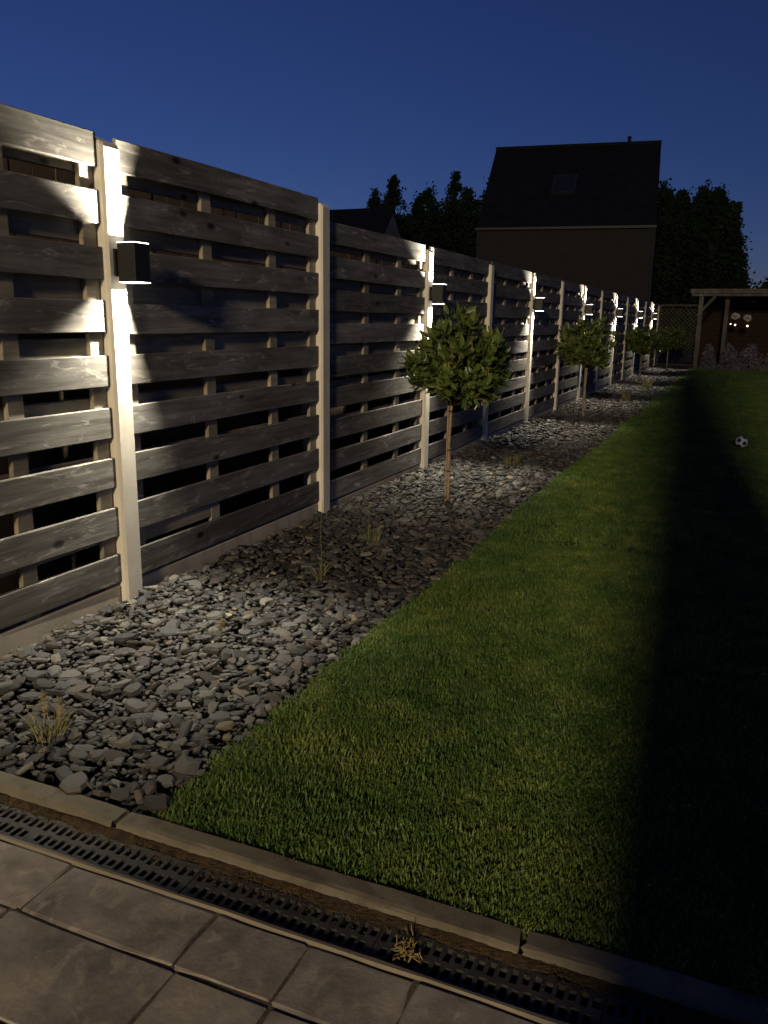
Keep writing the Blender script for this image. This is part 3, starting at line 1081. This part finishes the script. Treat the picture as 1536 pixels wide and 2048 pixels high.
def standard_tree(x, y, zc, rx, rz, seed, label, n_twig, singles=0, shift=(0, 0), lscale=1.0, tagged=False):
    r = random.Random(seed)
    t = empty('standard_tree', (x, y, 0))
    tag(t, label, 'tree', 'small clipped standard trees in the gravel bed')
    ct = Vector((shift[0], shift[1], zc))
    mb = MB()
    mb.tube([(0, 0, -0.06), (0.003, 0.002, 0.2), (-0.004, 0.0, 0.45), (0.006, 0.003, zc - rz * 0.85), (shift[0] * 0.6, shift[1] * 0.6, zc - rz * 0.2)], [0.014, 0.0125, 0.0115, 0.011, 0.008], 8)
    mb.obj('trunk', M['bark'], t, smooth=True)
    for z in (0.24, 0.40, zc - rz - 0.01):
        tb = MB(); tb.tube([(0.0, 0, z), (0.0, 0, z + 0.010)], 0.0165, 8)
        tb.obj('tie', M['tie'], t)
    st = MB(); st.tube([(-0.022, 0.008, -0.06), (-0.020, 0.008, zc - rz * 0.7)], 0.0075, 6)
    st.obj('stake', M['bark'], t)
    tw, lf = MB(), []
    root = Vector((0.006, 0.003, zc - rz * 0.9))
    for i in range(n_twig):
      # uneven blob of twig ends
      u = r.uniform(-0.85, 1.0); a = r.uniform(0, 2 * PI)
      s = math.sqrt(max(0.06, 1 - abs(u) ** 3 * 0.92))
      rad = r.uniform(0.5, 1.0) ** 0.6 * (1 + 0.10 * math.sin(3 * a + seed) + 0.07 * math.sin(5 * u + a * 2))
      if r.random() < 0.16: rad *= r.uniform(1.1, 1.25)
      e = ct + Vector((math.cos(a) * s * rx * rad, math.sin(a) * s * rx * rad, u * rz * rad))
      mid = root.lerp(e, 0.45) + Vector((0, 0, 0.06 * r.random()))
      tw.tube([root, mid, e], [0.005, 0.0035, 0.0016], 4)
      if r.random() < 0.75:                       # shorter side shoot filling the inside of the crown
          shoots = [(e, 1.0), (mid.lerp(e, r.uniform(0.25, 0.65)) + Vector((r.gauss(0, .03), r.gauss(0, .03), r.gauss(0, .03))), 0.9)]
      else:
          shoots = [(e, 1.0)]
      for e, ls in shoots:
        d = (e - ct); d = (d.normalized() + Vector((0, 0, 0.15)) + Vector((r.gauss(0, .2), r.gauss(0, .2), r.gauss(0, .2)))).normalized()
        nl = r.randint(6, 10)
        a0 = r.uniform(0, 2 * PI)
        for q in range(nl):
            g = a0 + q * 2.4
            o1 = d.orthogonal().normalized(); o2 = d.cross(o1)
            spread = 0.6 + 0.75 * q / nl
            ld = (d * math.cos(spread * 1.1) + (o1 * math.cos(g) + o2 * math.sin(g)) * math.sin(spread * 1.1)).normalized()
            pos = e - d * (0.055 * q / nl) - d * 0.01
            side = ld.cross(Vector((0, 0, 1)))
            if side.length < 0.05: side = Vector((1, 0, 0))
            side.normalize()
            nz = side.cross(ld).normalized()
            if nz.z < 0: nz, side = -nz, -side
            roll = r.gauss(0, 0.5)
            sy = side * math.cos(roll) + nz * math.sin(roll)
            nz = ld.cross(sy)
            sc_ = r.uniform(0.7, 1.2) * lscale * ls
            mt = Matrix((ld * sc_, sy * sc_, nz * sc_)).transposed().to_4x4()
            mt.translation = pos
            lf.append(mt)
    # leaves nearest the camera first
    camp = Vector(CAM) - Vector((x, y, 0))
    lf.sort(key=lambda q: (q.translation - camp).length)
    crown_l = lf[singles:]
    b = tw
    for q in crown_l:
        vs, fs = leaf_src[r.randrange(10)]
        b.add([q @ Vector(p) for p in vs], fs, 1)
    cr = b.obj('crown', [M['twig'], M['leaf']], t, smooth=True)
    for q in lf[:singles]:
        o = link('leaf', leaf_me[r.randrange(10)], cr)
        o.matrix_local = q
    if tagged:
        rt = MB(); rt.add([(0, 0, 0), (0.028, 0.012, 0.006), (0.030, 0.012, -0.042), (0.002, 0.002, -0.05), (0, 0.0015, 0), (0.028, 0.0135, 0.006), (0.030, 0.0135, -0.042), (0.002, 0.0035, -0.05)],
                          [(0, 1, 2, 3), (7, 6, 5, 4), (0, 4, 5, 1), (1, 5, 6, 2), (2, 6, 7, 3), (3, 7, 4, 0)])
        rt.obj('name_tag', M['red_tag'], t, (0.205, -0.10, 0.84))['label'] = 'small red paper tag hanging below the crown'
        wt = MB(); wt.box(0, 0.006, 0, 0.0015, -0.05, 0); wt.obj('name_tag', M['white_tag'], t, (0.235, -0.10, 0.775), (0, 0.45, 0))['label'] = 'narrow white label strip'
    return t


standard_tree(0.65, 5.86, 1.035, 0.36, 0.335, 11, 'nearest and largest ball-crowned standard tree with a red tag, in the gravel', 160, 300, (0.05, 0), 1.0, True)
standard_tree(0.505, 12.63, 1.035, 0.385, 0.375, 23, 'second ball-crowned standard tree in the gravel, in front of the fourth lamp', 130, 0, (-0.03, 0), 1.05)
standard_tree(0.45, 20.5, 0.95, 0.40, 0.33, 31, 'third ball-crowned standard tree in the gravel, dark and far along', 120, 0, (0.02, 0), 1.1)
standard_tree(0.60, 26.2, 0.93, 0.37, 0.36, 47, 'farthest ball-crowned standard tree, near the trellis at the far end', 110, 0, (0.06, 0), 1.15)

# ------------------------------------------------------------------ ornamental grasses in the gravel
def stalks(name, label, x, y, seed, n, h, spread, mats, lean=0.2, wid=0.0016, heads=0, group='ornamental grasses in the gravel'):
    r = random.Random(seed)
    g = empty(name, (x, y, -0.02)); tag(g, label, 'plant', group)
    mb = MB()
    for i in range(n):
        a = r.uniform(0, 2 * PI); d = spread * math.sqrt(r.random())
        p = Vector((math.cos(a) * d, math.sin(a) * d, 0))
        hh = h * r.uniform(0.45, 1.0)
        b_ = r.uniform(0.2, 1) * lean * hh
        la = a + r.gauss(0, 0.5)
        pts = [p + Vector((math.cos(la) * b_ * u ** 2, math.sin(la) * b_ * u ** 2, hh * u * (1 - 0.15 * lean * u))) for u in (0, 0.35, 0.7, 1)]
        mb.tube(pts, [wid, wid, wid * 0.8, wid * 0.35], 4, True, 0 if r.random() < 0.6 else 1)
    mb.obj('blades', mats, g)
    for q in range(heads):
        a = r.uniform(0, 2 * PI); d = spread * 0.8
        p = Vector((math.cos(a) * d, math.sin(a) * d, 0)); top_ = p + Vector((r.uniform(-0.015, 0.015), r.uniform(-0.015, 0.015), h * 1.25))
        hb = MB()
        hb.tube([p, p.lerp(top_, 0.5), top_], [0.0016, 0.0014, 0.0012], 4)
        # feathery flower head: many short bristles
        for w_ in range(70):
            u = r.uniform(0.52, 1.0)
            q0 = p.lerp(top_, u)
            aa = r.uniform(0, 2 * PI); ll = 0.013 * math.sin(PI * (u - 0.48) / 0.56) + 0.003
            hb.tube([q0, q0 + Vector((math.cos(aa) * ll, math.sin(aa) * ll, ll * 1.1))], [0.0011, 0.0005], 3, False)
        hb.obj('flower_head', M['straw'], g)
    return g


RS = [M['straw'], M['reed']]
stalks('ornamental_grass', 'fullest clump of pale ornamental grass at the lower left, with two feathery heads', 0.655, 1.845, 1, 90, 0.14, 0.045, RS, 0.5, 0.0017, 2)
stalks('ornamental_grass', 'small green tuft with dry stalks in the gravel behind the lower left clump', 0.63, 2.81, 2, 46, 0.075, 0.03, [M['reed'], M['straw']], 0.6, 0.0014, 1)
stalks('ornamental_grass', 'thin tuft with one long upright stalk, in front of the second post', 0.643, 3.764, 3, 26, 0.13, 0.025, RS, 0.8, 0.0016)
stalks('ornamental_grass', 'loose tuft with long bare stalks, right of the one before the second post', 0.607, 4.541, 4, 40, 0.17, 0.04, [M['reed'], M['straw']], 0.5, 0.0016)
stalks('ornamental_grass', 'low dull green tuft in the gravel just beyond the first tree', 0.66, 7.75, 5, 60, 0.15, 0.06, [M['reed'], M['straw']], 0.7, 0.002)
stalks('ornamental_grass', 'pale dry tuft in the gravel between the second and third trees', 0.72, 15.8, 6, 60, 0.26, 0.07, RS, 0.5, 0.003)
stalks('ornamental_grass', 'farthest pale dry tuft in the gravel, beside the third tree', 0.80, 18.6, 7, 60, 0.30, 0.08, RS, 0.5, 0.003)
# single long stalks leaning up in front of the second post
for nm, (x, y), pts in (('long_stalk', (0.643, 3.764), [(0, 0, 0), (0.008, 0.004, 0.12), (0.004, 0.0, 0.28), (0.012, 0.01, 0.42)]),):
    mb = MB(); mb.tube([(a + x, b + y, c_ - 0.01) for a, b, c_ in pts], [0.0018, 0.0016, 0.0013, 0.0008], 5)
    tag(mb.obj('grass_stalk', M['reed']), 'single tall thin stalk rising in front of the second post', 'plant')
mb = MB(); mb.tube([(0.60, 4.50, 0), (0.60, 4.50, 0.14), (0.592, 4.50, 0.28)], [0.0018, 0.0015, 0.0008], 5)
tag(mb.obj('grass_stalk', M['reed']), 'shorter thin stalk rising from the loose tuft before the third post', 'plant')

# a few fallen yellow leaves on the stones
for i, (x, y, lab) in enumerate(((0.42, 3.62, 'yellow fallen leaf on the slate left of the tall stalk'), (0.58, 2.98, 'yellow fallen leaf near the small green tuft'), (0.09, 2.93, 'pale yellow leaf at the foot of the nearest lamp post'))):
    mb = MB(); vs, fs = leaf_src[i]
    mb.add([(p[0] * 0.5, p[1] * 0.8, p[2] * 0.3) for p in vs], fs)
    o = mb.obj('fallen_leaf', M['straw'], None, (x, y, 0.034), (0.2, -0.2, i * 1.9))
    tag(o, lab, 'leaf', 'fallen leaves on the gravel')

# ------------------------------------------------------------------ football
bm = bmesh.new()
bmesh.ops.create_icosphere(bm, subdivisions=4, radius=0.066)
ico = bmesh.new(); bmesh.ops.create_icosphere(ico, subdivisions=1, radius=1.0)
dirs = [v_.co.normalized() for v_ in ico.verts]; ico.free()
for f_ in bm.faces:
    c_ = f_.calc_center_median().normalized()
    f_.material_index = 1 if max(c_.dot(d) for d in dirs) > math.cos(0.36) else 0
    f_.smooth = True
me = bpy.data.meshes.new('football'); bm.to_mesh(me); bm.free()
me.materials.append(M['ball_white']); me.materials.append(M['ball_black'])
o = link('football', me, None, (2.70, 10.02, 0.078), (0.5, 0.35, 0.3))
tag(o, 'white football with black patches lying on the dark lawn', 'ball')

# ------------------------------------------------------------------ end of the garden: trellis and shelter
tr = empty('trellis', (0.62, 29.0, 0)); tag(tr, 'dark wooden lattice trellis between the fence end and the shelter', 'trellis')
mb = MB()
mb.box(-0.60, -0.55, -0.02, 0.02, -0.1, 1.98); mb.box(0.55, 0.60, -0.02, 0.02, -0.1, 1.98); mb.box(-0.55, 0.55, -0.02, 0.02, 1.92, 1.98); mb.box(-0.55, 0.55, -0.02, 0.02, 0.03, 0.10)
mb.obj('frame', M['lattice'], tr)
for sgn in (1, -1):
    mb = MB()
    for q in range(-22, 24):
        c0 = q * 0.13
        # lath from left to right edge, clipped to the frame
        pts = []
        for x in np.linspace(-0.55, 0.55, 12):
            z = 1.0 + sgn * x + c0
            if 0.10 < z < 1.92: pts.append((x, z))
        if len(pts) < 2: continue
        (xa, za), (xb, zb) = pts[0], pts[-1]
        h_ = 0.019
        yy = 0.006 * sgn
        mb.add([(xa, yy - .004, za - h_), (xb, yy - .004, zb - h_), (xb, yy - .004, zb + h_), (xa, yy - .004, za + h_), (xa, yy + .004, za - h_), (xb, yy + .004, zb - h_), (xb, yy + .004, zb + h_), (xa, yy + .004, za + h_)],
               [(0, 1, 2, 3), (7, 6, 5, 4), (0, 4, 5, 1), (3, 2, 6, 7)])
    tag(mb.obj('laths', M['lattice'], tr), kind='stuff')

SH = empty('garden_shelter', (1.0, 27.8, 0))
tag(SH, 'open wooden garden shelter with a pale fascia and red-brown back wall', 'shelter')
def part(name, x0, x1, y0, y1, z0, z1, mat, b=0.006):
    mb = MB(); mb.cbox(x0, x1, y0, y1, z0, z1, b); return mb.obj(name, mat, SH)
part('fascia', -0.02, 6.2, -0.06, -0.02, 2.285, 2.42, M['timber'])
part('fascia', 0.02, 6.2, -0.045, -0.015, 2.205, 2.275, M['timber'])
part('roof', -0.02, 6.2, -0.02, 3.6, 2.34, 2.40, M['roof'])
for x in (0.24, 3.0, 5.8): part('post', x, x + 0.13, 0.0, 0.13, -0.15, 2.2, M['timber'])
part('post', 0.98, 1.10, 0.6, 0.72, -0.15, 2.33, M['timber'])
mb = MB(); mb.tube([(0.29, 0.03, 1.72), (0.70, 0.03, 2.20)], 0.045, 4); mb.obj('brace', M['timber'], SH)
for q in range(14):
    part('wall_board', 0.2, 6.0, 3.30, 3.325, 0.0 + q * 0.165, 0.158 + q * 0.165, M['redboard'], 0.004)
part('side_wall', 6.0, 6.05, 0.0, 3.3, -0.1, 2.3, M['redboard'])
mb = MB(); mb.box(0.1, 6.1, 0.0, 3.6, -0.12, 0.02); mb.obj('floor', M['slab'], SH)

def bush(name, label, x, y, z, rx, ry, rz, n, size, mat, seed, group, cat='bush', bloom=None):
    r = np.random.default_rng(seed)
    d = r.normal(size=(n, 3)); d /= np.linalg.norm(d, axis=1)[:, None]
    d[:, 2] = np.abs(d[:, 2]) if cat == 'bush' else d[:, 2]
    rad = r.uniform(0.6, 1.0, n)
    P = np.array([x, y, z]) + d * rad[:, None] * np.array([rx, ry, rz])
    V = []
    a = r.normal(size=(n, 3)); a /= np.linalg.norm(a, axis=1)[:, None]
    b = np.cross(a, r.normal(size=(n, 3))); b /= np.linalg.norm(b, axis=1)[:, None]
    s = size * r.uniform(0.6, 1.3, n)[:, None]
    V = np.stack([P - a * s, P + b * s * 0.5, P + a * s, P - b * s * 0.5], 1).reshape(-1, 3)
    T = np.arange(n * 4).reshape(-1, 4)
    o = link(name, np_mesh(name, V, T, mat))
    tag(o, label, cat, group)
    return o

bl = ['low grey-leaved bush at the foot of the second shelter post', 'wide low grey-leaved bush in front of the shelter, left of the ball line', 'low grey-leaved bush at the right edge before the shelter', 'small grey-leaved bush beside the shelter corner post']
for q, (x, rx, h) in enumerate(((2.25, 0.30, 0.82), (2.85, 0.42, 0.85), (3.65, 0.5, 0.85), (1.68, 0.24, 0.80))):
    bush('lavender_bush', bl[q], x, 27.35, 0.0, rx, 0.3, h, 900, 0.035, M['greyleaf'], 70 + q, 'grey bushes before the shelter')
for q, (x, z, lab) in enumerate(((2.32, 1.62, 'pale round flower cluster hanging left inside the shelter'), (2.66, 1.57, 'pale round flower cluster hanging right inside the shelter'))):
    bush('flower_cluster', lab, x, 28.0, z, 0.13, 0.10, 0.10, 160, 0.03, M['bloom'], 90 + q, 'pale flower clusters in the shelter', 'flowers')
for q, (x, z, s_, lab) in enumerate(((2.20, 1.385, 0.022, 'small lit lantern at the left under the flowers'), (2.33, 1.36, 0.028, 'small lit lantern beside the leftmost one'), (2.68, 1.335, 0.030, 'small lit lantern standing apart at the right'))):
    L0 = empty('lantern', (x, 28.0, z)); tag(L0, lab, 'lantern', 'small lit lanterns in the shelter')
    bm = bmesh.new(); bmesh.ops.create_uvsphere(bm, u_segments=10, v_segments=8, radius=s_)
    me = bpy.data.meshes.new('globe'); bm.to_mesh(me); bm.free(); me.materials.append(M['tealight']); link('globe', me, L0)
    mb = MB(); mb.tube([(0, 0, s_ * 0.9), (0, 0, 2.34 - z)], 0.003, 5); mb.obj('cord', M['tie'], L0)

# ------------------------------------------------------------------ houses beyond
H = empty('brick_house', (-4.3, 34.0, 0), (0, 0, math.radians(6.8))); tag(H, 'tall dark house with steep slate roof and skylight above the fence', 'house')
hx0, hx1, D, ze, zr = -3.45, 3.43, 8.4, 5.06, 8.78
mb = MB()
mb.add([(hx0, 0.15, -0.2), (hx1, 0.15, -0.2), (hx1, D - .15, -0.2), (hx0, D - .15, -0.2), (hx0, 0.15, ze), (hx1, 0.15, ze), (hx1, D - .15, ze), (hx0, D - .15, ze), (hx0, D / 2, zr - 0.15), (hx1, D / 2, zr - 0.15)],
       [(0, 1, 5, 4), (2, 3, 7, 6), (1, 2, 6, 9, 5), (3, 0, 4, 8, 7)])
mb.obj('wall', M['brick'], H)
# roof: courses of slates as stepped sheets
mb = MB()
nc = 22
for side in (0, 1):
    for q in range(nc):
        u0, u1 = q / nc, (q + 1) / nc + 0.012
        y0_, y1_ = u0 * D / 2, min(u1, 1.0) * D / 2
        z0_, z1_ = ze + (zr - ze) * u0 - 0.08, ze + (zr - ze) * min(u1, 1.0) - 0.08
        if side: y0_, y1_ = D - y0_, D - y1_
        n_ = Vector((0, -(zr - ze), D / 2)).normalized() * 0.035
        if side: n_.y = -n_.y
        a, b = hx0 - 0.02, hx1 + 0.02
        p = [(a, y0_, z0_), (b, y0_, z0_), (b, y1_, z1_), (a, y1_, z1_)]
        lo, hi_ = p, [(p[0][0], p[0][1] + n_.y, p[0][2] + n_.z), (p[1][0], p[1][1] + n_.y, p[1][2] + n_.z), (p[2][0], p[2][1], p[2][2] + 0.003), (p[3][0], p[3][1], p[3][2] + 0.003)]
        mb.add(lo + hi_, [(4, 5, 6, 7), (0, 1, 5, 4), (1, 2, 6, 5), (3, 0, 4, 7), (3, 2, 1, 0)])
rf = mb.obj('roof', M['roof'], H)
rb = MB(); rb.tube([(hx0 - 0.03, D / 2, zr - 0.03), (hx1 + 0.03, D / 2, zr - 0.03)], 0.08, 8); rb.obj('ridge', M['roof'], rf)
vb = MB(); vb.tube([(2.15, D / 2, zr), (2.15, D / 2, zr + 0.20)], 0.07, 8); vb.tube([(2.15, D / 2, zr + 0.20), (2.15, D / 2, zr + 0.26)], [0.11, 0.05], 8)
vb.obj('vent_pipe', M['roof'], rf)
gb = MB(); gb.box(hx0 - 0.04, hx1 + 0.04, -0.10, 0.02, ze - 0.14, ze - 0.05); gb.obj('gutter', M['frame'], H)
for x in (hx0 + 0.05, hx1 - 0.02):
    dp = MB(); dp.tube([(x, 0.08, -0.2), (x, 0.08, ze - 0.14)], 0.045, 8); dp.obj('downpipe', M['frame'], H)
# skylight lying on the slope
sl = math.atan2(zr - ze, D / 2)
sk = MB(); sk.box(-0.48, 0.48, -0.62, 0.62, -0.02, 0.10)
so = sk.obj('skylight', M['frame'], rf, (-0.25, 2.05, ze + (zr - ze) * 2.05 / (D / 2) - 0.03), (sl, 0, 0))
sg = MB(); sg.box(-0.40, 0.40, -0.54, 0.54, 0.101, 0.105); sg.obj('pane', M['glass'], so)

H2 = empty('low_house', (-20.0, 41.0, 0)); tag(H2, 'low dark house roof with pale gable, left of the trees', 'house')
gx = 5.5
mb = MB()
mb.add([(-6, -3.2, -0.2), (gx, -3.2, -0.2), (gx, 3.2, -0.2), (-6, 3.2, -0.2), (-6, -3.2, 3.6), (gx, -3.2, 3.6), (gx, 3.2, 3.6), (-6, 3.2, 3.6), (gx, 0, 6.75), (-6, 0, 6.75)], [(0, 1, 5, 4), (1, 2, 6, 8, 5), (2, 3, 7, 6), (3, 0, 4, 9, 7)])
mb.obj('wall', M['gable'], H2)
mb = MB()
for s_ in (-1, 1):
    mb.add([(-6.1, s_ * 3.45, 3.42), (gx + 0.08, s_ * 3.45, 3.42), (gx + 0.08, 0, 6.82), (-6.1, 0, 6.82), (-6.1, s_ * 3.45, 3.54), (gx + 0.08, s_ * 3.45, 3.54), (gx + 0.08, 0, 6.95), (-6.1, 0, 6.95)],
           [(0, 1, 2, 3), (4, 5, 6, 7), (0, 1, 5, 4), (1, 2, 6, 5), (3, 0, 4, 7)])
mb.obj('roof', M['roof'], H2)

# ------------------------------------------------------------------ dark trees beyond
def far_tree(x, y, h, rx, seed, label, kind='round', n=6500):
    rx *= 1.2
    r = np.random.default_rng(seed)
    t = empty('tall_tree', (x, y, 0)); tag(t, label, 'tree', 'dark trees behind the houses')
    mb = MB(); mb.tube([(0, 0, -0.3), (0.1, 0, h * 0.35), (0, 0.1, h * 0.7), (0.05, 0, h * 0.93)], [0.22, 0.16, 0.09, 0.03], 7)
    # clumps: branch ends spread through the crown
    nb = 130
    u = r.uniform(0.16, 1.0, nb)
    env = (np.sin(PI * np.clip(u, 0, 1) ** 0.75) ** 0.7 if kind == 'round' else (1.02 - u) ** 0.75 * 1.15)
    a = r.uniform(0, 2 * PI, nb)
    q = r.uniform(0.25, 1.0, nb) ** 0.6
    C_ = np.stack([np.cos(a) * q * env * rx, np.sin(a) * q * env * rx, u * h * 0.97], 1)
    C_[0] = (0.03, 0, h * 0.97); C_[1] = (-0.05, 0, h * 0.92); C_[2] = (0.08, 0, h * 0.88)
    for k_ in range(nb):
        zb = max(0.5, C_[k_, 2] - 0.6 - 0.4 * q[k_])
        mb.tube([(0, 0, zb), tuple(C_[k_] * [0.6, 0.6, 1] + [0, 0, -0.15]), tuple(C_[k_])], [0.05, 0.03, 0.012], 4, False)
    mb.obj('trunk', M['far_bark'], t)
    pick = r.integers(0, nb, n)
    sp = np.where(kind == 'round', 0.36, 0.25) * (0.5 + 0.5 * env[pick])[:, None]
    sp[C_[pick, 2] > h * 0.88] *= 0.6
    P = C_[pick] + r.normal(size=(n, 3)) * sp * np.array([1, 1, 0.9])
    a_ = r.normal(size=(n, 3)); a_ /= np.linalg.norm(a_, axis=1)[:, None]
    b_ = np.cross(a_, r.normal(size=(n, 3))); b_ /= np.linalg.norm(b_, axis=1)[:, None]
    s = 0.105 * r.uniform(0.6, 1.5, n)[:, None]
    V = np.stack([P - a_ * s, P + b_ * s * 0.55, P + a_ * s, P - b_ * s * 0.55], 1).reshape(-1, 3)
    link('crown', np_mesh('crown', V, np.arange(n * 4).reshape(-1, 4), M['far_leaf']), t)
    return t


ft = [(-20.3, 52.0, 9.7, 1.6, 'cone', 'leftmost dark pointed tree, beside the low roof'),
      (-18.8, 51.5, 10.4, 1.5, 'cone', 'tall dark pointed tree, second from the left behind the fence'),
      (-17.5, 52.5, 9.2, 1.7, 'round', 'lower bushy dark tree between the two tall points left of the house'),
      (-16.2, 51.0, 9.5, 1.7, 'round', 'broad dark tree in the middle of the left group'),
      (-14.9, 52.0, 10.5, 1.4, 'cone', 'highest pointed dark tree left of the house'),
      (-13.7, 51.0, 9.3, 1.5, 'round', 'dark tree close to the left side of the house roof'),
      (-12.6, 53.0, 10.2, 1.6, 'round', 'dark tree touching the left slope of the house roof'),
      (-2.4, 52.0, 9.3, 1.4, 'round', 'dark tree touching the right edge of the house'),
      (-1.3, 51.0, 8.6, 1.3, 'round', 'dark tree just right of the house, a little lower'),
      (-0.3, 52.5, 9.1, 1.5, 'round', 'dark rounded tree in the middle of the right group'),
      (0.55, 51.5, 8.7, 1.3, 'round', 'dark rounded tree at the right shoulder of the right group'),
      (1.6, 52.0, 7.2, 0.95, 'cone', 'slim lower pointed tree at the right end of the group'),
      (1.1, 54.0, 5.2, 1.6, 'round', 'low dark shrubby tree under the slim pointed one'),
      (3.9, 52.0, 4.1, 0.75, 'round', 'small dark treetop over the shelter roof at the right edge')]
for q, (x, y, h, rx, kd, lab) in enumerate(ft):
    far_tree(x, y, h, rx, 400 + q, lab, kd)
# a dense low wood fills the foot of the tree line
def far_wood(x0, x1, seed):
    r = np.random.default_rng(seed)
    n = 22000
    P = np.stack([r.uniform(x0, x1, n), r.uniform(53, 57, n), 8.1 * r.random(n) ** 0.8], 1)
    a_ = r.normal(size=(n, 3)); a_ /= np.linalg.norm(a_, axis=1)[:, None]
    b_ = np.cross(a_, r.normal(size=(n, 3))); b_ /= np.linalg.norm(b_, axis=1)[:, None]
    s = 0.22 * r.uniform(0.6, 1.5, n)[:, None]
    return np.stack([P - a_ * s, P + b_ * s * 0.6, P + a_ * s, P - b_ * s * 0.6], 1).reshape(-1, 3)
V = np.concatenate([far_wood(-24, -11, 5), far_wood(-3.6, 1.6, 6)])
o = link('undergrowth', np_mesh('undergrowth', V, np.arange(len(V)).reshape(-1, 4), M['far_leaf']))
tag(o, 'dark mass of undergrowth at the foot of the far trees', 'undergrowth', kind='stuff')

# ------------------------------------------------------------------ behind the camera: added blocker shaping the lawn's shadow, and the yard lantern that lights the lawn
mb = MB(); mb.cbox(2.655, 3.52, -1.35, -1.0, -0.2, 5.0, 0.01)  # unseen, added to cast the dark band over the lawn
tag(mb.obj('shadow_blocker', M['render']), 'added unseen pier behind the camera, shaped for the lawn shadow', 'blocker')
YL = (4.74, -24.0, 8.6)
Lp = empty('yard_lantern', (YL[0], YL[1], 0)); tag(Lp, 'lit globe lantern on a dark post in the side yard', 'lantern')
mb = MB(); mb.tube([(0, 0, -0.2), (0, 0, YL[2] - 0.26)], [0.05, 0.035], 10); mb.obj('pole', M['black_metal'], Lp)
bm = bmesh.new(); bmesh.ops.create_uvsphere(bm, u_segments=16, v_segments=10, radius=0.10)
me = bpy.data.meshes.new('globe'); bm.to_mesh(me); bm.free(); me.materials.append(M['lantern'])
link('globe', me, Lp, (0, 0, YL[2] - 0.33 + 0.10))
yd = bpy.data.lights.new('lantern_light', 'POINT'); yd.energy = YARD_W; yd.color = YARD_COL; yd.shadow_soft_size = 1.0
link('lantern_light', yd, Lp, (0, 0, YL[2] + 0.12))
